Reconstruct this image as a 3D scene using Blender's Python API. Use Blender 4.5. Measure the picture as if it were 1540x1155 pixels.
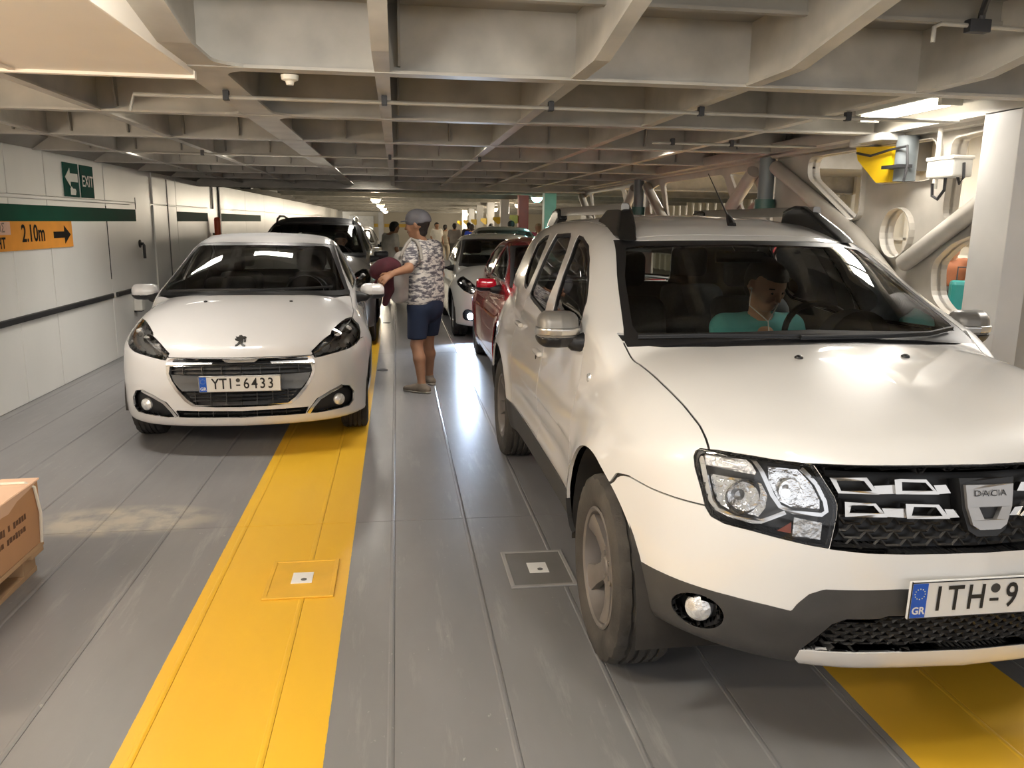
import bpy, bmesh, math, random
import numpy as np
from mathutils import Vector, Matrix
random.seed(7); RNG = np.random.default_rng(7)
SC = bpy.context.scene
for _o in list(bpy.data.objects): bpy.data.objects.remove(_o)

# ------------------------------------------------------------------ camera
CAM_F, CAM_PITCH, CAM_YAW, CAM_ROLL, CAM_H = 1207.0, math.radians(11.34), math.radians(8.186), math.radians(0.771), 1.5745
_cd = bpy.data.cameras.new('camera'); CAM = bpy.data.objects.new('camera', _cd); SC.collection.objects.link(CAM)
_cd.sensor_fit = 'HORIZONTAL'; _cd.sensor_width = 36.0; _cd.lens = CAM_F/1540*36.0; _cd.clip_start = .05; _cd.clip_end = 300
_cy, _sy = math.cos(CAM_YAW), math.sin(CAM_YAW)
_f0 = Vector((_sy, _cy, 0)); _r0 = Vector((_cy, -_sy, 0)); _u0 = Vector((0, 0, 1))
_f = math.cos(CAM_PITCH)*_f0-math.sin(CAM_PITCH)*_u0; _u = math.cos(CAM_PITCH)*_u0+math.sin(CAM_PITCH)*_f0
_r = math.cos(CAM_ROLL)*_r0+math.sin(CAM_ROLL)*_u; _u = math.cos(CAM_ROLL)*_u-math.sin(CAM_ROLL)*_r0
CAM.matrix_world = Matrix(((_r[0], _u[0], -_f[0], 0), (_r[1], _u[1], -_f[1], 0), (_r[2], _u[2], -_f[2], CAM_H), (0, 0, 0, 1)))
SC.camera = CAM

# ------------------------------------------------------------------ world, exposure
_w = bpy.data.worlds.new('night_air'); SC.world = _w; _w.use_nodes = True
_w.node_tree.nodes['Background'].inputs[0].default_value = (.96, .97, 1.0, 1)      # overcast daylight, enters through the open ship door behind the viewer
_w.node_tree.nodes['Background'].inputs[1].default_value = 1.2
_pl = bpy.data.lights.new('open_door_portal', 'AREA'); _pl.shape = 'RECTANGLE'; _pl.size = 13.2; _pl.size_y = 2.5; _pl.energy = 1; _pl.cycles.is_portal = True
_po = bpy.data.objects.new('open_door_portal', _pl); SC.collection.objects.link(_po); _po.location = (3.2, -4.0, 1.25); _po.rotation_euler = (math.radians(90), 0, 0)   # emits nothing: only guides daylight sampling
SC.view_settings.view_transform = 'Standard'; SC.view_settings.look = 'None'
SC.view_settings.exposure = 0.38; SC.view_settings.gamma = 1.0; SC.view_settings.use_curve_mapping = False
SC.cycles.use_denoising = True
SC.cycles.max_bounces = 8; SC.cycles.diffuse_bounces = 4; SC.cycles.glossy_bounces = 4; SC.cycles.transparent_max_bounces = 16
SC.cycles.sample_clamp_indirect = 6.0; SC.cycles.caustics_reflective = False; SC.cycles.caustics_refractive = False
LAMP_POWER = 1.7      # multiplies every deck lamp

# ------------------------------------------------------------------ materials
MATS = {}
def _new(name):
    m = bpy.data.materials.new(name); m.use_nodes = True; MATS[name] = m
    return m, m.node_tree.nodes, m.node_tree.links, m.node_tree.nodes['Principled BSDF']
def mat(name, col, rough=.5, metal=0., var=.08, scale=6., bump=0., bscale=40., coat=0., spec=.5, rvar=.1, stretch=None, col2=None, thr=None):
    """procedural surface: base colour mottled by noise, roughness varied, optional fine relief"""
    if name in MATS: return MATS[name]
    m, N, L, p = _new(name)
    tc = N.new('ShaderNodeTexCoord'); mp = N.new('ShaderNodeMapping'); L.new(tc.outputs['Object'], mp.inputs[0])
    if stretch: mp.inputs['Scale'].default_value = stretch
    nz = N.new('ShaderNodeTexNoise'); nz.inputs['Scale'].default_value = scale; nz.inputs['Detail'].default_value = 6
    L.new(mp.outputs[0], nz.inputs[0])
    cr = N.new('ShaderNodeValToRGB'); c = np.array(col[:3])
    if col2 is None:
        a, b = np.clip(c*(1-var), 0, 1), np.clip(c*(1+var), 0, 1); cr.color_ramp.elements[0].position = .3; cr.color_ramp.elements[1].position = .7
    else:
        a, b = c, np.array(col2[:3]); t = thr or .55; cr.color_ramp.elements[0].position = t-.06; cr.color_ramp.elements[1].position = t+.1
    cr.color_ramp.elements[0].color = (*a, 1); cr.color_ramp.elements[1].color = (*b, 1)
    L.new(nz.outputs[0], cr.inputs[0]); L.new(cr.outputs[0], p.inputs['Base Color'])
    mr = N.new('ShaderNodeMapRange'); mr.inputs[3].default_value = max(.02, rough-rvar*rough); mr.inputs[4].default_value = min(1, rough+rvar*rough)
    L.new(nz.outputs[0], mr.inputs[0]); L.new(mr.outputs[0], p.inputs['Roughness'])
    p.inputs['Metallic'].default_value = metal; p.inputs['Specular IOR Level'].default_value = spec
    if coat: p.inputs['Coat Weight'].default_value = coat; p.inputs['Coat Roughness'].default_value = .04
    if bump:
        n2 = N.new('ShaderNodeTexNoise'); n2.inputs['Scale'].default_value = bscale; n2.inputs['Detail'].default_value = 4; L.new(mp.outputs[0], n2.inputs[0])
        bp = N.new('ShaderNodeBump'); bp.inputs['Strength'].default_value = bump; bp.inputs['Distance'].default_value = .01
        L.new(n2.outputs[0], bp.inputs['Height']); L.new(bp.outputs[0], p.inputs['Normal'])
    return m
def paint(name, col, rough=.32, var=.015): return mat(name, col, rough, 0, var, 3., coat=1.0)
def chrome(name='chrome', col=(.82, .82, .84), rough=.09): return mat(name, col, rough, 1., .03, 20.)
def glass(name, tint=(.5, .55, .55), refl=1.0, ior=1.5):
    """single sheet of window glass: tinted see-through + fresnel mirror"""
    if name in MATS: return MATS[name]
    m, N, L, p = _new(name); N.remove(p); out = N['Material Output']
    t = N.new('ShaderNodeBsdfTransparent'); g = N.new('ShaderNodeBsdfGlossy'); g.inputs['Roughness'].default_value = .015
    nz = N.new('ShaderNodeTexNoise'); nz.inputs['Scale'].default_value = 5; cr = N.new('ShaderNodeMapRange'); cr.inputs[3].default_value = .93; cr.inputs[4].default_value = 1.0
    L.new(nz.outputs[0], cr.inputs[0]); mx = N.new('ShaderNodeMix'); mx.data_type = 'RGBA'; mx.blend_type = 'MULTIPLY'; mx.inputs[0].default_value = 1
    mx.inputs[6].default_value = (*tint, 1); L.new(cr.outputs[0], mx.inputs[7]); L.new(mx.outputs[2], t.inputs[0])
    g.inputs['Color'].default_value = (refl, refl, refl, 1)
    fr = N.new('ShaderNodeFresnel'); fr.inputs[0].default_value = ior; ms = N.new('ShaderNodeMixShader')
    L.new(fr.outputs[0], ms.inputs[0]); L.new(t.outputs[0], ms.inputs[1]); L.new(g.outputs[0], ms.inputs[2]); L.new(ms.outputs[0], out.inputs[0])
    return m
def emit(name, col, strength):
    if name in MATS: return MATS[name]
    m, N, L, p = _new(name)
    p.inputs['Base Color'].default_value = (*[min(1, c) for c in col], 1); p.inputs['Emission Color'].default_value = (*col, 1); p.inputs['Emission Strength'].default_value = strength
    return m

# ------------------------------------------------------------------ scene tree helpers
COL = SC.collection
def tag(o, label=None, cat=None, group=None, kind=None):
    if label: o['label'] = label
    if cat: o['category'] = cat
    if group: o['group'] = group
    if kind: o['kind'] = kind
    return o
def empty(name, loc=(0, 0, 0), rz=0., label=None, cat=None, group=None, kind=None):
    o = bpy.data.objects.new(name, None); COL.objects.link(o); o.empty_display_size = .1
    o.location = loc; o.rotation_euler = (0, 0, rz); return tag(o, label, cat, group, kind)
def mesh_obj(name, V, F, m, parent=None, smooth=False, normals=None, loc=None):
    me = bpy.data.meshes.new(name)
    V = np.asarray(V, np.float32)
    if isinstance(F, np.ndarray):
        k = F.shape[1]; n = len(F)
        me.vertices.add(len(V)); me.vertices.foreach_set('co', V.ravel()); me.loops.add(n*k); me.loops.foreach_set('vertex_index', F.astype(np.int32).ravel())
        me.polygons.add(n); me.polygons.foreach_set('loop_start', np.arange(0, n*k, k, dtype=np.int32))
        me.update(calc_edges=True)
    else:
        me.from_pydata([tuple(map(float, v)) for v in V], [], [tuple(map(int, f)) for f in F]); me.update()
    if m is not None: me.materials.append(m)
    if smooth: me.polygons.foreach_set('use_smooth', np.ones(len(me.polygons), bool))
    if normals is not None:
        me.normals_split_custom_set_from_vertices(np.asarray(normals, np.float32))
    o = bpy.data.objects.new(name, me); COL.objects.link(o)
    if parent is not None: o.parent = parent
    if loc is not None: o.location = loc
    return o
def inst(o, parent=None, loc=None, rot=None, name=None, scale=None):
    c = o.copy(); COL.objects.link(c)
    if name: c.name = name
    c.parent = parent
    if loc is not None: c.location = loc
    if rot is not None: c.rotation_euler = rot
    if scale is not None: c.scale = scale
    return c
def copy_tree(o, parent=None, loc=None, rz=None):
    c = o.copy(); COL.objects.link(c); c.parent = parent
    if loc is not None: c.location = loc
    if rz is not None: c.rotation_euler = (0, 0, rz)
    for ch in o.children: copy_tree(ch, c)
    return c

# ------------------------------------------------------------------ simple solids
class MB:
    """collects solids of ONE part, then links them as one mesh object"""
    def __init__(s): s.V = []; s.F = []
    def add(s, V, F):
        b = len(s.V); s.V += [tuple(v) for v in V]; s.F += [tuple(b+i for i in f) for f in F]; return s
    def box(s, x0, x1, y0, y1, z0, z1, bev=0.):
        if bev > 0:
            b = min(bev, .49*min(x1-x0, y1-y0, z1-z0)); bm = bmesh.new(); bmesh.ops.create_cube(bm, size=1)
            for v in bm.verts: v.co = Vector(((x0+x1)/2+v.co.x*(x1-x0), (y0+y1)/2+v.co.y*(y1-y0), (z0+z1)/2+v.co.z*(z1-z0)))
            bmesh.ops.bevel(bm, geom=list(bm.edges), offset=b, segments=2, profile=.6, affect='EDGES')
            bm.verts.index_update(); s.add([v.co[:] for v in bm.verts], [[v.index for v in f.verts] for f in bm.faces]); bm.free(); return s
        V = [(x, y, z) for z in (z0, z1) for y in (y0, y1) for x in (x0, x1)]
        return s.add(V, [(0, 2, 3, 1), (4, 5, 7, 6), (0, 1, 5, 4), (2, 6, 7, 3), (0, 4, 6, 2), (1, 3, 7, 5)])
    def tube(s, pts, r, n=10, cap=True, closed=False):
        pts = [Vector(p) for p in pts]; rs = r if isinstance(r, (list, tuple)) else [r]*len(pts)
        rings = []; up = None
        for i, p in enumerate(pts):
            a = pts[i-1] if (i > 0 or closed) else p; b = pts[(i+1) % len(pts)] if (i < len(pts)-1 or closed) else p
            d = (b-a).normalized()
            if up is None:
                up = Vector((0, 0, 1)) if abs(d.z) < .9 else Vector((1, 0, 0))
            u = (up-d*up.dot(d)).normalized(); w = d.cross(u); up = u
            rings.append([p+(u*math.cos(t)+w*math.sin(t))*rs[i] for t in [2*math.pi*k/n for k in range(n)]])
        V = [v[:] for q in rings for v in q]; F = []; m = len(rings)
        for i in range(m if closed else m-1):
            for k in range(n):
                i2 = (i+1) % m; F.append((i*n+k, i*n+(k+1) % n, i2*n+(k+1) % n, i2*n+k))
        if cap and not closed: F.append(tuple(reversed(range(n)))); F.append(tuple(range((m-1)*n, m*n)))
        return s.add(V, F)
    def lathe(s, prof, n=32, axis='z', c=(0, 0, 0), caps=False):
        """prof: (radius, height) pairs turned about an axis through c"""
        V = []; F = []; m = len(prof)
        for k in range(n):
            t = 2*math.pi*k/n; ct, st = math.cos(t), math.sin(t)
            for r, h in prof:
                if axis == 'z': q = (r*ct, r*st, h)
                elif axis == 'y': q = (r*ct, h, -r*st)
                else: q = (h, r*ct, r*st)
                V.append((c[0]+q[0], c[1]+q[1], c[2]+q[2]))
        for k in range(n):
            k2 = (k+1) % n
            for i in range(m-1): F.append((k*m+i, k2*m+i, k2*m+i+1, k*m+i+1))
        if caps: F.append(tuple(k*m for k in reversed(range(n)))); F.append(tuple(k*m+m-1 for k in range(n)))
        return s.add(V, F)
    def prism(s, poly, a0, a1, axis='x', holes=()):
        """polygon (with holes) in the two other axes, extruded from a0 to a1"""
        from mathutils.geometry import tessellate_polygon
        loops = [list(poly)]+[list(h) for h in holes]; flat = [p for l in loops for p in l]
        tri = tessellate_polygon([[Vector((p[0], p[1], 0)) for p in l] for l in loops])
        def at(p, a): return {'x': (a, p[0], p[1]), 'y': (p[0], a, p[1]), 'z': (p[0], p[1], a)}[axis]
        n = len(flat); V = [at(p, a0) for p in flat]+[at(p, a1) for p in flat]
        F = [tuple(t) for t in tri]+[tuple(n+i for i in reversed(t)) for t in tri]; b = 0
        for l in loops:
            k = len(l)
            for i in range(k): F.append((b+i, b+(i+1) % k, n+b+(i+1) % k, n+b+i))
            b += k
        return s.add(V, F)
    def build(s, name, m, parent=None, smooth=None, loc=None, fix=True):
        o = mesh_obj(name, s.V, s.F, m, parent, loc=loc)
        if fix:
            bm = bmesh.new(); bm.from_mesh(o.data); bmesh.ops.recalc_face_normals(bm, faces=bm.faces); bm.to_mesh(o.data); bm.free()
        if smooth:
            o.data.polygons.foreach_set('use_smooth', np.ones(len(o.data.polygons), bool)); o.data.set_sharp_from_angle(angle=math.radians(smooth if smooth is not True else 40))
        return o
def text_mesh(txt, size, ext=.0, font_scale=1.0, align='CENTER', bold=0., space=1.0):
    cu = bpy.data.curves.new('txt', 'FONT'); cu.body = txt; cu.size = size; cu.align_x = align; cu.align_y = 'CENTER'; cu.extrude = ext; cu.offset = bold; cu.resolution_u = 3; cu.space_character = space
    o = bpy.data.objects.new('txt', cu); COL.objects.link(o); dg = bpy.context.evaluated_depsgraph_get()
    me = bpy.data.meshes.new_from_object(o.evaluated_get(dg)); bpy.data.objects.remove(o); bpy.data.curves.remove(cu)
    V = np.zeros(len(me.vertices)*3); me.vertices.foreach_get('co', V); V = V.reshape(-1, 3); F = [tuple(p.vertices) for p in me.polygons]; bpy.data.meshes.remove(me)
    V[:, 0] *= font_scale
    return V, F
# ------------------------------------------------------------------ implicit surfaces -> meshes
def pch(pts):
    p = np.array(pts, float); x, y = p[:, 0], p[:, 1]; h = np.diff(x); d = np.diff(y)/h
    m = np.zeros(len(x)); m[0], m[-1] = d[0], d[-1]
    for i in range(1, len(x)-1):
        if d[i-1]*d[i] > 0:
            w1, w2 = 2*h[i]+h[i-1], h[i]+2*h[i-1]; m[i] = (w1+w2)/(w1/d[i-1]+w2/d[i])
    xs = np.linspace(x[0], x[-1], 800); k = np.clip(np.searchsorted(x, xs, side='right')-1, 0, len(h)-1); t = (xs-x[k])/h[k]
    ys = (2*t**3-3*t**2+1)*y[k]+(t**3-2*t**2+t)*h[k]*m[k]+(-2*t**3+3*t**2)*y[k+1]+(t**3-t**2)*h[k]*m[k+1]
    for _ in range(60): ys[1:-1] = (ys[:-2]+2*ys[1:-1]+ys[2:])/4
    s0, s1 = m[0], m[-1]
    def f(q):
        r = np.interp(q, xs, ys)
        return r+np.minimum(q-xs[0], 0)*s0+np.maximum(q-xs[-1], 0)*s1
    return f
def smax(a, b, k):
    h = np.maximum(k-np.abs(a-b), 0)/k
    return np.maximum(a, b)+h*h*h*k/6
def smin(a, b, k): return -smax(-a, -b, k)
def grad(f, P, e=1e-3):
    G = np.empty_like(P)
    for i in range(3):
        d = np.zeros(3); d[i] = e; G[:, i] = (f(P+d)-f(P-d))/(2*e)
    return G
def newton(f, P, it=2, lim=.02):
    for _ in range(it):
        G = grad(f, P); s = (f(P)/np.maximum((G*G).sum(1), .05))[:, None]*G
        n = np.linalg.norm(s, axis=1, keepdims=True); P = P-s*np.minimum(1, lim/np.maximum(n, 1e-9))
    return P
def surface_nets(f, lo, hi, res, sym=False):
    """naive surface nets of f<0 on a grid; sym: f is even in x and only x>=0 is sampled"""
    ys = np.arange(lo[1], hi[1]+res, res); zs = np.arange(lo[2], hi[2]+res, res)
    if sym:
        xh = (np.arange(int(math.ceil(hi[0]/res))+1)+.5)*res; X, Y, Z = np.meshgrid(xh, ys, zs, indexing='ij')
        A = f(np.stack([X, Y, Z], -1).reshape(-1, 3)).reshape(X.shape); A = np.concatenate([A[::-1], A], 0); xs = np.concatenate([-xh[::-1], xh])
    else:
        xs = np.arange(lo[0], hi[0]+res, res); X, Y, Z = np.meshgrid(xs, ys, zs, indexing='ij'); A = f(np.stack([X, Y, Z], -1).reshape(-1, 3)).reshape(X.shape)
    A = A.astype(np.float32); S = A < 0; nx, ny, nz = A.shape; sh = (nx-1, ny-1, nz-1)
    cnt = np.zeros(sh, np.uint8); acc = [np.zeros(sh, np.float32) for _ in range(3)]
    faces = []
    for ax in range(3):
        sl0 = [slice(None)]*3; sl1 = [slice(None)]*3; sl0[ax] = slice(0, -1); sl1[ax] = slice(1, None); sl0, sl1 = tuple(sl0), tuple(sl1)
        a, b = A[sl0], A[sl1]; C = S[sl0] != S[sl1]; t = np.where(C, a/np.where(C, a-b, 1), 0)
        o = [k for k in range(3) if k != ax]
        for d0 in (0, 1):
            for d1 in (0, 1):
                s = [None]*3; s[ax] = slice(None); s[o[0]] = slice(d0, d0+sh[o[0]]); s[o[1]] = slice(d1, d1+sh[o[1]]); s = tuple(s)
                c = C[s]; cnt += c; acc[ax] += np.where(c, t[s], 0); acc[o[0]] += c*np.float32(d0); acc[o[1]] += c*np.float32(d1)
        I = np.argwhere(C); I = I[(I[:, o[0]] > 0) & (I[:, o[1]] > 0) & (I[:, o[0]] < sh[o[0]]) & (I[:, o[1]] < sh[o[1]])]
        e0 = np.zeros(3, int); e0[o[0]] = 1; e1 = np.zeros(3, int); e1[o[1]] = 1
        q = [I-e0-e1, I-e1, I, I-e0]; q = np.stack([k[:, 0]*sh[1]*sh[2]+k[:, 1]*sh[2]+k[:, 2] for k in q], 1)
        fl = S[tuple(I.T)]
        if ax == 1: fl = ~fl
        q[~fl] = q[~fl][:, ::-1]; faces.append(q)
    act = cnt > 0; idx = np.full(act.size, -1, np.int64); idx[act.ravel()] = np.arange(act.sum())
    ijk = np.argwhere(act); c = cnt[act].astype(np.float32)
    V = np.stack([(ijk[:, k]+acc[k][act]/c) for k in range(3)], 1)*res+np.array([xs[0], ys[0], zs[0]])
    Q = idx[np.concatenate(faces)]; Q = Q[(Q >= 0).all(1)]
    return V, Q
def smooth_obj(name, f, lo, hi, res, m, parent=None, sym=False, it=2):
    """mesh object of an implicit solid with exact normals"""
    V, Q = surface_nets(f, lo, hi, res, sym); V = newton(f, V, it, res); N = grad(f, V); N /= np.maximum(np.linalg.norm(N, axis=1, keepdims=True), 1e-9)
    return mesh_obj(name, V, Q, m, parent, True, N)
def sdpoly(P, Q):
    """signed distance of 2D points P to polygon Q (negative inside)"""
    Q = np.asarray(Q, float); d = np.full(len(P), 1e9); s = np.ones(len(P)); n = len(Q); j = n-1
    for i in range(n):
        e = Q[j]-Q[i]; w = P-Q[i]; b = w-e*np.clip((w@e)/max(e@e, 1e-12), 0, 1)[:, None]; d = np.minimum(d, (b*b).sum(1))
        c1 = P[:, 1] >= Q[i][1]; c2 = P[:, 1] < Q[j][1]; c3 = e[0]*w[:, 1] > e[1]*w[:, 0]
        s = np.where((c1 & c2 & c3) | (~c1 & ~c2 & ~c3), -s, s); j = i
    return s*np.sqrt(d)
def masked(fn, mask):
    def f(V):
        r = np.ones(len(V)); k = mask(V)
        if k.any(): r[k] = fn(V[k])
        return r
    return f
def front(poly, bmax=.9, r=0., bmin=-1, zmin=-1, both=True):      # |lateral|, height
    return masked(lambda V: sdpoly(np.stack([np.abs(V[:, 0]) if both else V[:, 0], V[:, 2]], 1), poly)-r, lambda V: (V[:, 1] < bmax) & (V[:, 1] > bmin) & (V[:, 2] > zmin))
def side(poly, lmin=.3, r=0.):                                    # length, height
    return masked(lambda V: sdpoly(V[:, 1:3], poly)-r, lambda V: np.abs(V[:, 0]) > lmin)
def topv(poly, zmin=.8, r=0.):                                    # |lateral|, length
    return masked(lambda V: sdpoly(np.stack([np.abs(V[:, 0]), V[:, 1]], 1), poly)-r, lambda V: V[:, 2] > zmin)
def circ(b, z, r, lmin=.4): return masked(lambda V: np.hypot(V[:, 1]-b, V[:, 2]-z)-r, lambda V: np.abs(V[:, 0]) > lmin)
def allof(*fs): return lambda V: np.maximum.reduce([f(V) for f in fs])
def boundary(T):
    E = np.concatenate([T[:, [0, 1]], T[:, [1, 2]], T[:, [2, 0]]]); K = np.sort(E, 1); key = K[:, 0].astype(np.int64)*10**8+K[:, 1]
    u, inv, c = np.unique(key, return_inverse=True, return_counts=True); return E[c[inv] == 1]
class Hull:
    """car skin: one implicit surface, cut into panels along exact curves"""
    def __init__(s, f, lo, hi, res):
        s.f = f; V, Q = surface_nets(f, lo, hi, res, True); s.V = newton(f, V, 2, res); s.parts = {'body': np.concatenate([Q[:, [0, 1, 2]], Q[:, [0, 2, 3]]])}
    def _mid(s, E):
        K = np.sort(E, 1); u, inv = np.unique(K[:, 0].astype(np.int64)*10**8+K[:, 1], return_inverse=True); a, b = u//10**8, u % 10**8
        return a, b, inv
    def cut(s, src, field, dst=None, sub=1):
        T = s.parts[src]
        def ev(T):
            u = np.unique(T); v = np.ones(len(s.V)); v[u] = field(s.V[u]); v[np.abs(v) < 1e-6] = 1e-6; return v
        for _ in range(sub):
            v = ev(T); a = v[T]; c = (a.min(1) < 0) & (a.max(1) > 0); t = T[c]
            if not len(t): break
            E = np.concatenate([t[:, [0, 1]], t[:, [1, 2]], t[:, [2, 0]]]); x, y, inv = s._mid(E); n0 = len(s.V)
            s.V = np.vstack([s.V, newton(s.f, (s.V[x]+s.V[y])/2, 1, .004)]); k = len(t); m0, m1, m2 = n0+inv[:k], n0+inv[k:2*k], n0+inv[2*k:]
            T = np.vstack([T[~c], np.stack([t[:, 0], m0, m2], 1), np.stack([t[:, 1], m1, m0], 1), np.stack([t[:, 2], m2, m1], 1), np.stack([m0, m1, m2], 1)])
        v = ev(T); S = v[T] < 0; n = S.sum(1); ins = [T[n == 3]]; out = [T[n == 0]]
        for odd, A, B in ((1, ins, out), (2, out, ins)):
            m = n == odd
            if not m.any(): continue
            t, ss = T[m], S[m] if odd == 1 else ~S[m]; r = ss.argmax(1); i = np.arange(len(t)); a, b, c = t[i, r], t[i, (r+1) % 3], t[i, (r+2) % 3]
            x, y, inv = s._mid(np.concatenate([np.stack([a, b], 1), np.stack([a, c], 1)])); w = (v[x]/(v[x]-v[y]))[:, None]; n0 = len(s.V)
            s.V = np.vstack([s.V, newton(s.f, s.V[x]*(1-w)+s.V[y]*w, 1, .002)]); k = len(t); p, q = n0+inv[:k], n0+inv[k:]
            A.append(np.stack([a, p, q], 1)); B.append(np.stack([p, b, c], 1)); B.append(np.stack([p, c, q], 1))
        s.parts[src] = np.vstack(out); I = np.vstack(ins)
        if dst: s.parts[dst] = np.vstack([s.parts[dst], I]) if dst in s.parts else I
    def panel(s, src, field, dst, gap=.005, sub=1):
        s.cut(src, lambda V: field(V)-gap/2, '_t', sub); s.cut('_t', lambda V: field(V)+gap/2, dst, 0)
        t = s.parts.pop('_t'); s.parts['seam'] = np.vstack([s.parts['seam'], t]) if 'seam' in s.parts else t
    def geo(s, T, off=0., rim=0., rdir=None, flip=False, back=False):
        u, inv = np.unique(T, return_inverse=True); T2 = inv.reshape(-1, 3); V = s.V[u]; N = grad(s.f, V); N /= np.maximum(np.linalg.norm(N, axis=1, keepdims=True), 1e-9)
        V = V+N*off
        if flip: T2 = T2[:, ::-1]; N = -N
        if rim:
            E = boundary(T2); b, bi = np.unique(E, return_inverse=True); bi = bi.reshape(-1, 2); n0 = len(V)
            d = -N[b]*rim if rdir is None else np.array(rdir)*rim
            V = np.vstack([V, V[b], V[b]+d]); m = len(b); tp, bt = n0+bi, n0+m+bi
            W = np.concatenate([np.stack([tp[:, 1], tp[:, 0], bt[:, 0]], 1), np.stack([tp[:, 1], bt[:, 0], bt[:, 1]], 1)])
            Tn = [T2, W]; Nn = [N, N[b], N[b]]
            if back:
                n1 = len(V); V = np.vstack([V, V[:n0]+(-N*rim if rdir is None else np.array(rdir)*rim)]); Tn.append(T2[:, ::-1]+n1); Nn.append(-N)
            return V, np.vstack(Tn), None, len(T2)
        return V, T2, N, len(T2)
    def obj(s, part, name, m, parent, off=0., rim=0., rdir=None, flip=False, back=False, T=None):
        T = s.parts[part] if T is None else T
        if not len(T): return None
        V, F, N, n = s.geo(T, off, rim, rdir, flip, back)
        o = mesh_obj(name, V, F, m, parent, True, N)
        if N is None: o.data.set_sharp_from_angle(angle=math.radians(45))
        return o
    def split_lr(s, part):
        T = s.parts[part]; c = s.V[T].mean(1)[:, 0]; return T[c < 0], T[c >= 0]
    def depth(s, l, z, b0=-.3, b1=1.0):
        """vectorised: where a ray along the length at (l,z) enters the skin"""
        l, z = np.asarray(l, float), np.asarray(z, float); a = np.full(l.shape, b0); t = np.linspace(b0, b1, 40); hit = np.full(l.shape, b1); lo = np.full(l.shape, b0); done = np.zeros(l.shape, bool)
        for k in range(1, 40):
            v = s.f(np.stack([l, np.full(l.shape, t[k]), z], -1)) < 0; n = v & ~done; hit[n] = t[k]; lo[n] = t[k-1]; done |= v
            if done.all(): break
        for _ in range(14):
            m = (lo+hit)/2; v = s.f(np.stack([l, m, z], -1)) < 0; hit = np.where(v, m, hit); lo = np.where(v, lo, m)
        return hit
    def on_front(s, l, z):
        P = np.array([[l, float(s.depth([l], [z])[0]), z]]); n = grad(s.f, P)[0]; return Vector(P[0]), Vector(n/np.linalg.norm(n))
    def map_front(s, L, Z, off):
        P = np.stack([L, s.depth(L, Z), Z], 1); n = grad(s.f, P); return P+n/np.linalg.norm(n, axis=1, keepdims=True)*off
    def on_top(s, l, b):
        t = np.linspace(2.2, .2, 900); P = np.stack([np.full(900, l), np.full(900, b), t], 1); v = s.f(P); k = np.argmax(v < 0); P = newton(s.f, P[k:k+1], 3); n = grad(s.f, P)[0]
        return Vector(P[0]), Vector(n/np.linalg.norm(n))
    def on_side(s, b, z, sg=-1):
        t = np.linspace(1.2, .2, 600); P = np.stack([t*sg, np.full(600, b), np.full(600, z)], 1); v = s.f(P); k = np.argmax(v < 0); P = newton(s.f, P[k:k+1], 3); n = grad(s.f, P)[0]
        return Vector(P[0]), Vector(n/np.linalg.norm(n))
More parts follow.
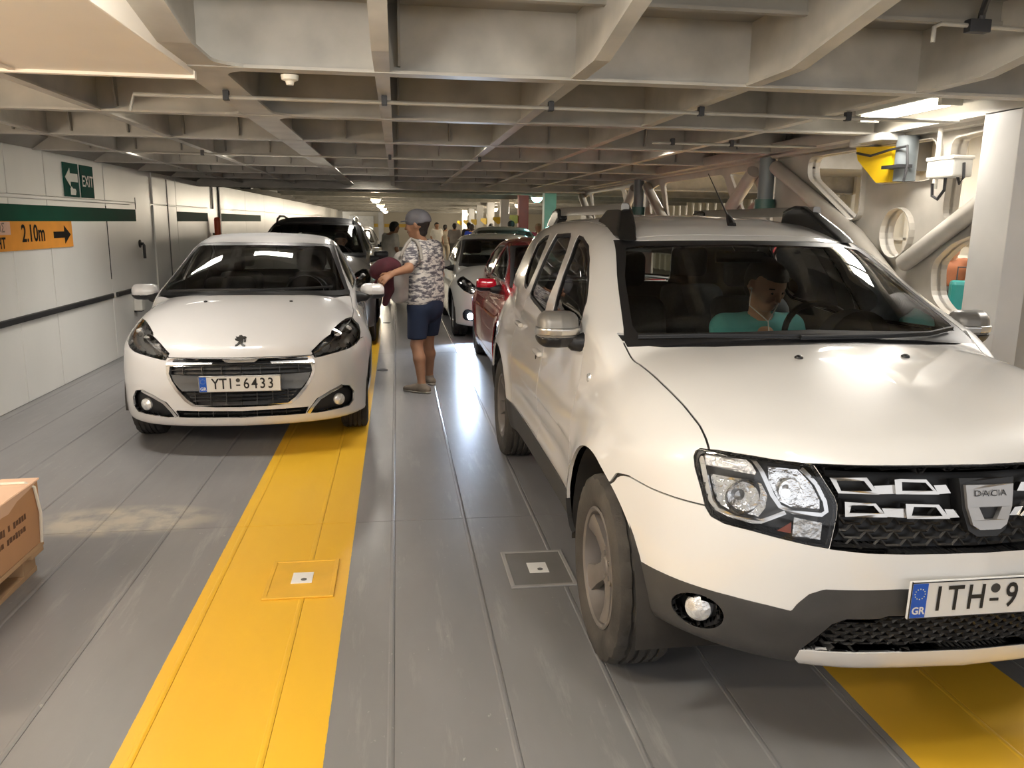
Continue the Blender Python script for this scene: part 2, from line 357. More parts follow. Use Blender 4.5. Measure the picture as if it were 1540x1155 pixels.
# ------------------------------------------------------------------ ship deck
def deck_material():
    """grey deck paint with the yellow lane stripes painted on, wear and wheel scuffs"""
    m, N, L, p = _new('deck_paint')
    ge = N.new('ShaderNodeNewGeometry'); sp = N.new('ShaderNodeSeparateXYZ'); L.new(ge.outputs['Position'], sp.inputs[0])
    def math_(op, a, b=None, c=None):
        n = N.new('ShaderNodeMath'); n.operation = op
        for i, v in enumerate((a, b, c)):
            if v is None: continue
            if isinstance(v, (int, float)): n.inputs[i].default_value = v
            else: L.new(v, n.inputs[i])
        return n.outputs[0]
    def noise(sc, st=(1, 1, 1), det=5, rough=.6):
        mp = N.new('ShaderNodeMapping'); mp.inputs['Scale'].default_value = st; L.new(ge.outputs['Position'], mp.inputs[0])
        n = N.new('ShaderNodeTexNoise'); n.inputs['Scale'].default_value = sc; n.inputs['Detail'].default_value = det; n.inputs['Roughness'].default_value = rough; L.new(mp.outputs[0], n.inputs[0]); return n.outputs[0]
    def ramp(v, a, b):
        r = N.new('ShaderNodeMapRange'); r.inputs[1].default_value = a; r.inputs[2].default_value = b; L.new(v, r.inputs[0]); return r.outputs[0]
    def mix(f, a, b):
        x = N.new('ShaderNodeMix'); x.data_type = 'RGBA'
        if isinstance(f, float): x.inputs[0].default_value = f
        else: L.new(f, x.inputs[0])
        for i, v in ((6, a), (7, b)):
            if isinstance(v, tuple): x.inputs[i].default_value = (*v, 1)
            else: L.new(v, x.inputs[i])
        return x.outputs[2]
    n1 = noise(1.6, (1, .35, 1)); n2 = noise(9, (1, .12, 1), 6, .7); n3 = noise(38, (1, .6, 1)); n4 = noise(.7)
    grey = mix(ramp(n1, .3, .7), (.185, .184, .187), (.255, .252, .257))
    grey = mix(ramp(n2, .56, .80), grey, (.36, .35, .34))                      # rubbed streaks
    grey = mix(math_('MULTIPLY', ramp(n3, .66, .74), ramp(n4, .45, .6)), grey, (.45, .44, .42))   # chips
    # dusty patch of cement colour beside the pallet
    dx = math_('SUBTRACT', sp.outputs[0], -1.45); dy = math_('SUBTRACT', sp.outputs[1], 4.28)
    d2 = math_('ADD', math_('MULTIPLY', math_('MULTIPLY', dx, dx), 2.6), math_('MULTIPLY', math_('MULTIPLY', dy, dy), 12.))
    grey = mix(math_('MULTIPLY', ramp(d2, .75, .25), ramp(noise(5, (1, 1, 1)), .38, .55)), grey, (.40, .37, .31))
    yel = mix(ramp(n1, .3, .7), (.80, .46, .03), (.88, .53, .045)); yel = mix(ramp(n2, .72, .86), yel, (.55, .32, .06))
    wob = math_('MULTIPLY', math_('SUBTRACT', noise(30), .5), .005)
    xw = math_('ADD', sp.outputs[0], wob); inside = None
    for a, b in ((-.853, -.238), (1.52, 2.154), (3.9, 4.52), (6.28, 6.9)):
        c, hw = (a+b)/2, (b-a)/2; d = math_('ABSOLUTE', math_('SUBTRACT', xw, c)); s = math_('LESS_THAN', d, hw); inside = s if inside is None else math_('MAXIMUM', inside, s)
    col = mix(inside, grey, yel); L.new(col, p.inputs['Base Color'])
    r = N.new('ShaderNodeMapRange'); r.inputs[3].default_value = .22; r.inputs[4].default_value = .42; L.new(n2, r.inputs[0]); L.new(r.outputs[0], p.inputs['Roughness'])
    bp = N.new('ShaderNodeBump'); bp.inputs['Strength'].default_value = .12; bp.inputs['Distance'].default_value = .004; L.new(noise(14, (1, .5, 1)), bp.inputs['Height']); L.new(bp.outputs[0], p.inputs['Normal'])
    return m
DECK = deck_material()
SEAM0, SEAMW = -.030, .3807; JOINTS = [-7.2, -1.53, 4.12, 9.77, 15.42, 21.07]
def deck():
    fl = MB(); fl.box(-3.6, 10.2, -9, 62, -.12, -.010); fo = fl.build('floor', mat('deck_seam_dark', (.13, .128, .126), .6), None); fo['kind'] = 'structure'
    far = MB(); far.add([(-3.6, 21.07, 0), (10.2, 21.07, 0), (10.2, 62, -.30), (-3.6, 62, -.30), (-3.6, 21.07, -.5), (10.2, 21.07, -.5), (10.2, 62, -.5), (-3.6, 62, -.5)], [(0, 1, 2, 3), (0, 4, 5, 1), (3, 2, 6, 7), (1, 5, 6, 2), (0, 3, 7, 4)])
    far.build('deck_plate', DECK, fo)
    for i in range(-9, 27):
        x0 = SEAM0+i*SEAMW
        if x0 < -3.55: continue
        for j in range(len(JOINTS)-1):
            y0, y1 = JOINTS[j]+.002, JOINTS[j+1]-.002; g = .0007; b = .0012; x1 = x0+SEAMW
            V = [(x0+g, y0, -.009), (x0+g, y0, -.0012), (x0+g+b, y0, 0), (x1-g-.022, y0, 0), (x1-g-.017, y0, .0022), (x1-g-.008, y0, .0022), (x1-g, y0, -.0005), (x1-g, y0, -.009)]
            V += [(v[0], y1, v[2]) for v in V]; n = 8
            F = [(k, (k+1) % n, n+(k+1) % n, n+k) for k in range(n)]+[tuple(reversed(range(n))), tuple(range(n, 2*n))]
            mesh_obj('deck_plank', V, [tuple(reversed(f)) for f in F], DECK, fo)
deck()
def lashing_socket(x, y, label, yellow=False):
    o = empty('lashing_socket', (x, y, 0), 0, label, 'deck socket', 'sockets set into the deck')
    m = MB(); m.box(-.135, .135, -.18, .18, .0, .006, .004); m.build('socket_plate', mat('socket_yellow', (.78, .45, .04), .4) if yellow else mat('socket_grey', (.17, .165, .16), .4), o)
    f = MB()
    for a in ((-.15, .15, -.195, -.175), (-.15, .15, .175, .195), (-.15, -.13, -.18, .18), (.13, .15, -.18, .18)): f.box(*a, 0, .009, .004)
    f.build('weld_border', mat('socket_yellow', (.8, .5, .05)) if yellow else mat('worn_weld', (.33, .32, .31), .45), o)
    s = MB(); s.box(-.045, .045, -.055, .055, .006, .008); s.build('white_marker', mat('marker_white', (.85, .85, .84), .4), o)
    d = MB(); d.lathe([(0, .0095), (.013, .0095), (.013, .007)], 12, 'z', (.008, -.02, 0)); d.build('marker_hole', mat('socket_hole', (.12, .12, .12), .6), o)
lashing_socket(-.439, 3.444, 'white square deck marker on the yellow stripe', True)
lashing_socket(.626, 3.435, 'white square deck marker on the grey deck by the SUV wheel')
def floor_hole(x, y, label):
    o = MB(); o.lathe([(.0, .002), (.035, .002), (.04, .006), (.055, .007), (.06, .0)], 18, 'z'); b = o.build('deck_lashing_hole', mat('socket_hole', (.05, .05, .05), .5), None, smooth=True, loc=(x, y, 0)); tag(b, label, 'deck socket', 'round lashing holes in the deck')
floor_hole(-.171, 8.627, 'round dark lashing hole in the deck nearer to the man'); floor_hole(-.174, 12.777, 'round dark lashing hole in the deck beside the dark SUV')

# ---- left wall
WX = -3.161
WALLM = mat('white_wall_gloss_paint', (.84, .83, .79), .33, 0, .05, 1.2, bump=.5, bscale=1.6, stretch=(1, 1, .45), rvar=.3)
WALLG = mat('green_wall_band_paint', (.006, .075, .045), .6, 0, .15, 2., spec=.05)
BLKRAIL = mat('black_rubbing_rail', (.02, .02, .022), .5, var=.3)
def wall_left():
    w = MB(); w.box(WX-.35, WX-.02, -4, 50, -.1, 2.46); wo = w.build('wall_left', WALLM, None); wo['kind'] = 'structure'
    ys = [-2, .2, 2.6, 4.2, 5.6, 7.28, 8.04, 9.56, 10.6, 11.35, 12.5, 14.5, 15.5, 18, 20.5, 24, 28, 32, 36, 41, 46]
    for a, b in zip(ys, ys[1:]):
        deep = .06 if (a, b) in ((10.6, 11.35), (14.5, 15.5)) else 0.
        for (z0, z1, gx) in ((0, 1.745, 0.), (1.755, 2.16, .0)):
            m = MB(); m.box(WX-.02-deep, WX-deep*.9+gx-.0, a+.005, b-.005, z0+.002, z1, .006); m.build('wall_panel', WALLM, wo)
    k = MB()  # sloped head joining wall and deck head
    k.add([(WX, -2, 2.16), (WX, 46, 2.16), (WX+.14, 46, 2.26), (WX+.14, -2, 2.26), (WX-.02, -2, 2.3), (WX-.02, 46, 2.3)], [(0, 1, 2, 3), (3, 2, 5, 4), (0, 4, 5, 1), (0, 3, 4), (1, 5, 2)]); k.build('wall_head', mat('deckhead_shade_paint', (.27, .255, .225), .55, 0, .14, 3., bump=.15, bscale=9), wo)
    for a, b in ((-2, 10.58), (12.5, 14.45), (15.55, 19.9)):
        m = MB(); m.box(WX, WX+.005, a, b, 1.535, 1.675); m.build('green_band', WALLG, wo)
    m = MB(); m.box(WX, WX+.035, -2, 10.3, 1.725, 1.76, .008); m.build('wall_ledge', WALLM, wo)
    for a, b in ((-2, 9.52), (9.66, 10.27)):
        m = MB(); m.box(WX, WX+.03, a, b, .695, .748, .008); m.build('rubbing_rail', BLKRAIL, wo)
    for a, b, z0, z1 in ((14.88, 14.95, 1.75, 2.2), (12.02, 12.06, .4, 2.1), (15.42, 15.5, .2, 2.15), (9.555, 9.567, .9, 1.7)):
        m = MB(); m.box(WX-.01, WX+.004, a, b, z0, z1); m.build('panel_gap', BLKRAIL, wo)
wall_left()
def door(n, y0, y1, z1):
    d = MB(); d.box(WX-.055, WX-.03, y0, y1, .12, z1, .02); o = d.build('door_%d' % n, WALLM, None); o['kind'] = 'structure'
    for z in (.5, 1.75):
        k = MB(); k.tube([(WX-.03, y0+.04, z-.07), (WX-.03, y0+.04, z+.07)], .016, 8); k.build('hinge', BLKRAIL, o)
    k = MB(); k.tube([(WX-.03, y0+.10, 1.26), (WX+.02, y0+.10, 1.26), (WX+.03, y0+.10, 1.24), (WX+.03, y0+.10, 1.08)], .018, 8); k.lathe([(0, .0), (.05, 0), (.05, .02), (0, .03)], 14, 'x', (WX-.03, y0+.10, 1.26)); k.build('handle', BLKRAIL, o, smooth=True)
door(1, 10.63, 11.32, 2.05)
SIGNG = mat('sign_green', (.0, .07, .05), .6, spec=.05); SIGNW = mat('sign_white', (.72, .74, .66), .4); SIGNO = mat('sign_orange', (.86, .36, .06), .6, var=.05, spec=.05); SIGNK = mat('sign_black', (.02, .018, .016), .7, spec=.05); SIGNP = mat('sign_faded_patch', (.80, .50, .36), .45)
def wall_text(txt, y, z, size, m, parent, sx=1., x=WX+.012, bold=.0):
    V, F = text_mesh(txt, size, 0, sx, bold=bold); mesh_obj('lettering', np.stack([np.full(len(V), x), V[:, 0]+y, V[:, 1]+z], 1), F, m, parent)
def signs():
    o = MB(); o.box(WX, WX+.008, 8.457, 8.83, 1.77, 2.093); s = o.build('exit_sign', SIGNG, None); tag(s, 'green wall sign with a white arrow pointing left', 'sign')
    a = MB(); z = 1.955; a.prism([(8.49, z), (8.61, z+.09), (8.61, z+.04), (8.80, z+.04), (8.80, z-.04), (8.61, z-.04), (8.61, z-.09)], WX+.008, WX+.011, 'x'); a.build('arrow', SIGNW, s)
    p = MB(); p.prism([(8.60, 1.79), (8.60, 1.85), (8.63, 1.87), (8.66, 1.85), (8.72, 1.85), (8.74, 1.83), (8.72, 1.79)], WX+.008, WX+.011, 'x'); p.build('symbol', SIGNW, s)
    o = MB(); o.box(WX, WX+.008, 8.885, 9.235, 1.77, 2.093); s = o.build('exit_sign', SIGNG, None); tag(s, 'green wall sign reading EXIT in white', 'sign')
    wall_text('EXIT', 9.06, 1.93, .155, SIGNW, s, .95, bold=.002)
    o = MB(); o.box(WX+.005, WX+.012, 5.9, 8.535, 1.292, 1.535); s = o.build('height_sign', SIGNO, None); tag(s, 'orange height limit sign reading 2.10m with a black arrow', 'sign')
    p = MB(); p.box(WX+.012, WX+.0135, 6.0, 7.24, 1.425, 1.53); p.build('faded_patch', SIGNP, s)
    wall_text('2.10m', 7.665, 1.425, .205, SIGNK, s, .92, WX+.0145, .004); wall_text('HEIGHT', 6.93, 1.355, .125, SIGNK, s, .92, WX+.0145, .003); wall_text('ΥΨΟΣ', 7.0, 1.478, .10, mat('faded_ink', (.25, .16, .12), .6), s, .95, WX+.0145, .002)
    z = 1.41; a = MB(); a.prism([(8.09, z+.03), (8.34, z+.03), (8.34, z+.085), (8.485, z), (8.34, z-.085), (8.34, z-.03), (8.09, z-.03)], WX+.012, WX+.0145, 'x'); a.build('arrow', SIGNK, s)
signs()
def wall_things():
    p = MB(); p.tube([(WX+.08, 14.8, 1.1), (WX+.08, 14.8, 1.56)], .055, 14); p.lathe([(.055, 1.56), (.04, 1.60), (0, 1.61)], 14, 'z', (WX+.08, 14.8, 0)); o = p.build('fire_canister', mat('canister_orange', (.62, .10, .03), .4), None, smooth=True); tag(o, 'orange red upright canister fixed to the white wall', 'canister')
    k = MB(); k.box(WX, WX+.12, 14.78, 14.82, 1.3, 1.34); k.build('bracket', BLKRAIL, o)
    b = MB(); b.box(WX, WX+.10, 10.24, 10.36, .47, .66, .02); o = b.build('wall_box', WALLM, None); tag(o, 'small white box on the wall under the rubbing rail', 'box')
    k = MB(); k.box(WX, WX+.085, 10.25, 10.35, .46, .472); k.build('lid', BLKRAIL, o)
    c = MB(); c.tube([(WX+.02, 16.8, 2.28), (WX+.2, 16.8, 2.28)], .03, 10); c.box(WX+.14, WX+.36, 16.68, 16.92, 2.16, 2.3, .03); o = c.build('security_camera', mat('dark_grey_box', (.07, .07, .07), .5), None); tag(o, 'dark camera box high on the white wall', 'camera')
wall_things()

# ---- deck head over the lanes
CEIL = MATS['deckhead_shade_paint']; CEILF = mat('flange_paint', (.42, .40, .355), .45, 0, .16, 5., bump=.1, bscale=12)  # deckhead tone darkened to put shade into the bays; beams keep it lighter
LONG = [-2.46, -1.63, -.76, -.048, .745, 1.50, 2.28]; TRANS = [3.44, 4.93, 6.38, 7.85, 9.33, 10.82, 12.3]
ZF, ZP, YE = 2.15, 2.415, 13.9
def ceiling():
    c = MB(); c.box(-3.6, 3.25, -4, YE, ZP, ZP+.1); co = c.build('ceiling', CEIL, None); co['kind'] = 'structure'
    for x in LONG:
        wide = abs(x+.76) < .01; hw = .085 if wide else .030; m = MB()
        pts = [(-2.5, 2.36), (1.55, 2.36), (2.45, 2.252), (3.0, ZF+.004), (YE-.02, ZF+.004)]       # flange dips down to full depth past y=3
        V = []; F = []
        for (y, z) in pts: V += [(x-hw, y, z), (x+hw, y, z), (x+hw, y, z+.012), (x-hw, y, z+.012)]
        for i in range(len(pts)-1):
            for j in range(4): F.append((i*4+j, i*4+(j+1) % 4, i*4+4+(j+1) % 4, i*4+4+j))
        F += [(3, 2, 1, 0), tuple(len(V)-4+k for k in range(4))]; m.add(V, F)
        V = []; F = []
        for (y, z) in pts: V += [(x-.005, y, z+.01), (x+.005, y, z+.01), (x+.005, y, ZP+.01), (x-.005, y, ZP+.01)]
        for i in range(len(pts)-1):
            for j in (1, 3): F.append((i*4+j, i*4+(j+1) % 4, i*4+4+(j+1) % 4, i*4+4+j))
        m.add(V, F)
        m.build('longitudinal_beam', CEILF, co)
        if wide:
            for y in TRANS[:2]:
                for sy in (-1, 1):
                    for sx in (-1, 1):
                        a = [(x+sx*hw, y+sy*.035)]+[(x+sx*(hw+.14*(1-math.sin(t))), y+sy*(.035+.14*(1-math.cos(t)))) for t in [math.radians(k*15) for k in range(7)]]
                        g = MB(); g.prism(a, ZF+.002, ZF+.014, 'z'); g.build('gusset_plate', CEILF, co)
    for y in TRANS:
        m = MB(); m.box(-3.15, 3.2, y-.042, y+.042, ZF, ZF+.012); m.box(-3.15, 3.2, y-.006, y+.006, ZF+.01, ZP+.01); m.build('transverse_beam', CEILF, co)
    # stiffeners on the webs and plate
    st = MB(); st.add([(-.005, -.10, ZP), (.005, -.10, ZP), (-.005, -.006, ZP), (.005, -.006, ZP), (-.005, -.035, ZF+.03), (.005, -.035, ZF+.03), (-.005, -.006, ZF+.03), (.005, -.006, ZF+.03)], [(0, 1, 5, 4), (2, 6, 7, 3), (0, 4, 6, 2), (1, 3, 7, 5), (4, 5, 7, 6)])
    first = None
    for y in TRANS[:7]:
        for k in range(-8, 9):
            x = .02+k*.385
            if x < -3.05 or min(abs(x-q) for q in LONG) < .05: continue
            if y < 5 and k % 2: continue
            if first is None: first = st.build('web_stiffener', CEIL, co); first.location = (x, y, 0)
            else: inst(first, co, (x, y, 0), name='web_stiffener')
    for i, (a, b) in enumerate(zip([1.95]+TRANS[:6], TRANS[:7])):
        for t in (.35, .68):
            y = a+(b-a)*t; m = MB(); m.box(-3.1, 3.2, y-.004, y+.004, ZP-.075, ZP); m.box(-3.1, 3.2, y-.018, y+.014, ZP-.085, ZP-.072); m.build('plate_stiffener', CEIL, co)
    m = MB(); m.box(-3.15, 3.2, YE-.12, YE, 2.10, ZP+.1); m.box(-3.15, 3.2, YE-.2, YE+.04, 2.085, 2.11); m.build('end_beam', CEILF, co)
    # farther deck head, fixed deck
    f = MB(); f.add([(-3.6, YE, 2.62), (10.2, YE, 2.62), (10.2, 62, 2.42), (-3.6, 62, 2.42), (-3.6, YE, 2.72), (10.2, YE, 2.72), (10.2, 62, 2.52), (-3.6, 62, 2.52)], [(0, 3, 2, 1), (4, 5, 6, 7), (0, 1, 5, 4), (2, 3, 7, 6)]); f.build('far_deck_plate', mat('far_deckhead_paint', (.50, .47, .40), .5), co)
    for k in range(13):
        y = 16.2+k*3.3; dz = -.2*(y-YE)/48; m = MB(); m.box(-3.15, 10, y-.10, y+.10, 2.26+dz, 2.29+dz); m.box(-3.15, 10, y-.012, y+.012, 2.28+dz, 2.66+dz); m.build('far_beam', CEILF, co)
    s = MB(); s.box(3.25, 10.2, -4, YE, 3.7, 3.8); s.build('side_deck_plate', CEIL, co); s = MB(); s.box(3.27, 3.31, -4, YE, 2.40, 3.75); s.build('deck_side_girder', CEIL, co); s = MB(); s.box(3.3, 10.2, YE-.06, YE, 2.6, 3.75); s.build('deck_end_girder', CEIL, co)
    for k in range(8):
        y = -1+k*1.9; m = MB(); m.box(3.35, 9.6, y-.05, y+.05, 3.4, 3.42); m.box(3.35, 9.6, y-.008, y+.008, 3.41, 3.72); m.build('side_beam', CEILF, co)
ceiling()
def pipe_run(label, pts, clamps, r=.0095):
    o = empty('sprinkler_pipe', pts[0], 0, label, 'pipe', 'sprinkler pipes under the deck head'); b = Vector(pts[0])
    m = MB(); m.tube([Vector(p)-b for p in pts], r, 8); m.build('pipe', mat('galvanised_pipe', (.42, .40, .35), .4, .4), o, smooth=True)
    for p in clamps:
        q = Vector(p)-b; k = MB(); k.box(q.x-.013, q.x+.013, q.y-.018, q.y+.018, q.z-.014, q.z+.03, .003); k.build('clamp', BLKRAIL, o)
pipe_run('long thin grey pipe with black clamps under the nearest deck head beams', [(-1.18, 3.99, 2.05), (-1.16, 3.99, 2.12), (0, 3.99, 2.12), (2.9, 3.99, 2.12)], [(x, 3.99, 2.12) for x in (-.76, -.048, .745, 1.5, 2.28)])
pipe_run('short thin grey pipe under the deck head behind the aerial', [(1.72, 5.45, 2.12), (2.9, 5.45, 2.12)], [(1.86, 5.45, 2.12), (2.28, 5.45, 2.12)])
pipe_run('thin grey pipe across the far lamp bay', [(-2.2, 7.4, 2.12), (1.2, 7.4, 2.12)], [(-1.63, 7.4, 2.12), (-.048, 7.4, 2.12), (.745, 7.4, 2.12)])
def head_bits():
    b = empty('ceiling_box', (-1.9, 2.4, 2.13), 0, 'pale sheet metal box hanging under the deck head, top left', 'duct')
    m = MB(); m.box(-1.1, 1.115, -1.9, 1.115, 0, .30, .006); m.build('casing', mat('pale_sheet_metal', (.86, .80, .71), .45, 0, .04, 2.), b)
    for x in (-.35, .45): k = MB(); k.box(x-.012, x+.012, -1.9, 1.1, -.006, .004); k.build('sheet_joint', mat('pale_joint', (.70, .63, .54), .5), b)
    k = MB(); k.box(-1.1, 1.12, 1.09, 1.125, -.012, .02, .003); k.build('front_lip', MATS['pale_sheet_metal'], b)
    d = MB(); d.lathe([(.036, .0), (.033, -.018), (.018, -.024), (.014, -.038), (0, -.039)], 20, 'z', (-.42, 3.53, ZF)); o = d.build('smoke_detector', mat('detector_white', (.7, .67, .58), .4), None, smooth=True); tag(o, 'small round smoke detector under the nearest beam', 'detector')
    h = empty('hydraulic_hoses', (2.0, 2.75, 2.3), 0, 'dark hydraulic hoses and steel pipe hanging at the upper right', 'hose')
    k = MB(); k.tube([(-.05, -.25, .1), (.0, -.12, .08), (.05, -.02, .02), (.06, .0, -.06)], .02, 8); k.build('hose', BLKRAIL, h, smooth=True)
    k = MB(); k.tube([(-.22, .0, -.14), (-.22, .0, -.06), (-.18, 0, -.04), (.36, .0, -.05)], .013, 8); k.build('steel_pipe', MATS['galvanised_pipe'], h, smooth=True)
    k = MB(); k.box(-.02, .11, -.03, .03, -.08, -.01, .006); k.build('valve_block', BLKRAIL, h)
    k = MB(); k.tube([(.3, -.5, .12), (-.2, -.42, .10), (-.45, -.5, .1)], .025, 8); k.build('hose', BLKRAIL, h, smooth=True)
    h.scale = (.62, .62, .62)
    for x in (.4, -.5): k = MB(); k.tube([(x, -.42, .12), (x+.07, -.36, .06)], .045, 12); k.build('cylinder_end', BLKRAIL, h, smooth=True)
head_bits()

# ---- casing / truss line on the right
TX = 3.2; STEEL = mat('truss_grey_paint', (.40, .375, .33), .4, 0, .14, 4., bump=.12, bscale=10); STEELW = mat('pillar_white_paint', (.58, .57, .55), .3, 0, .06, 3.); BLUEG = mat('blue_grey_paint', (.14, .16, .17), .4)
def arcpts(c, r, a0, a1, n=6): return [(c[0]+r*math.cos(math.radians(a0+(a1-a0)*k/n)), c[1]+r*math.sin(math.radians(a0+(a1-a0)*k/n))) for k in range(n+1)]
def rounded(poly, r, n=4):
    out = []; k = len(poly)
    for i in range(k):
        p, a, b = Vector(poly[i]), Vector(poly[i-1]), Vector(poly[(i+1) % k]); u, v = (a-p), (b-p); d = min(r, u.length*.45, v.length*.45); u.normalize(); v.normalize(); s, e = p+u*d, p+v*d
        for t in range(n+1):
            f = t/n; out.append(tuple(s*(1-f)**2+p*2*f*(1-f)+e*f*f))
    return out
def tube_obj(name, pts, r, m, parent, n=16): k = MB(); k.tube(pts, r, n); return k.build(name, m, parent, smooth=True)
def truss():
    t = empty('truss_bay', (TX, 5.3, 0), 0, 'grey steel web panel with rounded cut-outs behind the white SUV', 'steel frame')
    def rel(p): return [(a-5.3, b) for a, b in p]
    outer = rel([(3.95, .3), (6.62, .3), (6.62, 2.13), (3.95, 2.15)])
    holes = [rel(arcpts((4.835, 1.545), .155, 0, 345, 22)),
             rel(rounded([(4.50, 2.10), (4.50, 1.86), (5.14, 1.86), (5.14, 2.10)], .09)),
             rel(rounded([(5.27, 2.10), (5.27, 1.66), (5.36, 1.62), (6.02, 1.95), (6.02, 2.10)], .07)),
             rel(rounded([(4.37, 2.08), (4.05, 2.10), (4.05, 1.72), (4.32, 1.60), (4.385, 1.66)], .05)),
             rel(rounded([(4.43, 1.37), (4.28, 1.49), (4.05, 1.56), (4.05, 1.06), (4.28, 1.10), (4.40, 1.18)], .06)),
             rel(rounded([(5.2, 1.2), (5.0, 1.0), (5.0, .5), (6.4, .5), (6.4, 1.7)], .12)), rel(rounded([(4.05, .9), (4.8, .9), (4.8, .45), (4.05, .45)], .1))]
    k = MB(); k.prism(outer, -.012, .012, 'x', holes); k.build('web_plate', STEEL, t)
    for h in holes[:5]:
        k = MB(); n = len(h); V = [(x, a, b) for x in (-.05, .05) for a, b in h]; F = [(i, (i+1) % n, n+(i+1) % n, n+i) for i in range(n)]; k.add(V, F); c = np.mean(h, 0); V2 = [(x, c[0]+(a-c[0])*1.035, c[1]+(b-c[1])*1.035) for x in (-.05, .05) for a, b in h]; k.add(V2, F)
        k.add(V[:n]+V2[:n], F); k.add(V[n:]+V2[n:], F); k.build('cutout_rim', STEEL, t)
    tube_obj('brace', [(-.06, 1.25, 2.06), (-.06, -.05, 1.52), (-.06, -.5, 1.24), (-.06, -1.0, .9)], .055, STEEL, t)
    tube_obj('brace', [(-.06, -.62, 1.36), (-.06, -1.33, 1.76)], .055, STEEL, t)
    k = MB(); k.box(-.10, .10, -1.35, 1.32, 2.13, 2.15); k.build('top_flange', STEEL, t)
    # neighbouring bays
    for i, (y0, y1) in enumerate(((6.62, 10.3), (10.3, 14.0))):
        t2 = empty('truss_bay', (TX, y0, 0), 0, ('grey steel truss bay with wide windows seen above the white SUV roof', 'farthest grey steel truss bay by the stacked doors')[i], 'steel frame'); L_ = y1-y0
        hs = [rounded([(.55, 2.07), (.30, 1.85), (.62, 1.70), (1.0, 2.07)], .06), rounded([(1.15, 2.07), (.85, 1.72), (1.3, 1.62), (2.75, 1.66), (2.95, 2.07)], .09), rounded([(3.1, 2.07), (2.9, 1.75), (3.45, 1.7), (3.5, 2.0)], .08), rounded([(.4, 1.45), (.4, .5), (3.3, .5), (3.3, 1.5), (1.8, 1.55)], .15)]
        k = MB(); k.prism([(.06, .3), (L_-.02, .3), (L_-.02, 2.13), (.06, 2.13)], -.012, .012, 'x', hs); k.build('web_plate', STEEL, t2)
        tube_obj('brace', [(-.06, .35, 2.05), (-.06, 1.25, 1.45)], .06, STEEL, t2); tube_obj('brace', [(-.06, L_-.2, 2.05), (-.06, L_-1.25, 1.45)], .06, STEEL, t2)
        k = MB(); k.box(-.10, .10, 0, L_, 2.13, 2.15); k.build('top_flange', STEEL, t2)
    # bearing rail along the top
    g = MB(); g.box(TX-.16, TX+.05, 2.5, YE, 2.15, 2.18); g.box(TX-.02, TX+.02, 2.5, YE, 2.18, 2.42); g.box(TX-.20, TX-.15, 2.5, YE, 2.15, 2.23); o = g.build('trim_1', STEEL, None); o['kind'] = 'structure'
    # hydraulic posts
    for i, y in enumerate((6.62, 10.3)):
        p = empty('hydraulic_post', (TX-.10, y, 0), 0, ('blue grey hydraulic post with a green collar above the SUV roof', 'smaller blue grey hydraulic post farther along the truss')[i], 'post')
        tube_obj('cylinder', [(0, 0, 1.80), (0, 0, 2.14)], .065, BLUEG, p, 20); tube_obj('collar', [(0, 0, 1.70), (0, 0, 1.80)], .085, mat('dark_green_paint', (.03, .09, .075), .4), p, 20); tube_obj('rod', [(0, 0, 0), (0, 0, 1.71)], .05, STEEL, p, 16)
    # white H pillar in front
    p = empty('pillar', (3.0, 3.80, 0), 0, 'pale H section steel pillar at the right edge', 'pillar')
    k = MB(); k.box(0, .14, -.13, .13, 0, 2.16, .004); k.build('flange', STEELW, p); k = MB(); k.box(.14, .42, -.01, .01, 0, 2.16); k.build('web', STEEL, p); k = MB(); k.box(.42, .56, -.13, .13, 0, 2.16, .004); k.build('flange', STEELW, p)
    # pillars beyond
    cols = [mat('cyan_pillar_paint', (.22, .66, .62), .4), mat('red_pillar_paint', (.42, .05, .03), .45), STEELW, STEELW, STEELW, STEELW, STEELW]
    labs = ['turquoise pillar beyond the red car', 'dark red pillar beyond the red car', 'pale pillar with a yellow bracket behind the red pillar']+['pale far pillar with a yellow bracket in the row']*4
    for i, c in enumerate(cols):
        y = 17.6+3.75*i; z0 = -.007*max(0, y-21); p = empty('pillar', (TX+.1, y, z0), 0, labs[i], 'pillar', 'row of far pillars'); k = MB(); k.box(-.13, .13, -.13, .13, 0, 2.5, .01); k.build('shaft', c, p)
        k = MB(); k.box(-.17, .17, -.17, .17, 0, .05); k.build('foot', c, p)
        if i >= 1: k = MB(); k.prism([(-.05, 1.78), (-.34, 1.78), (-.36, 1.70), (-.2, 1.56), (-.05, 1.6)], -.02, .02, 'y'); k.build('yellow_bracket', mat('bracket_yellow', (.75, .50, .02), .4), p)
truss()
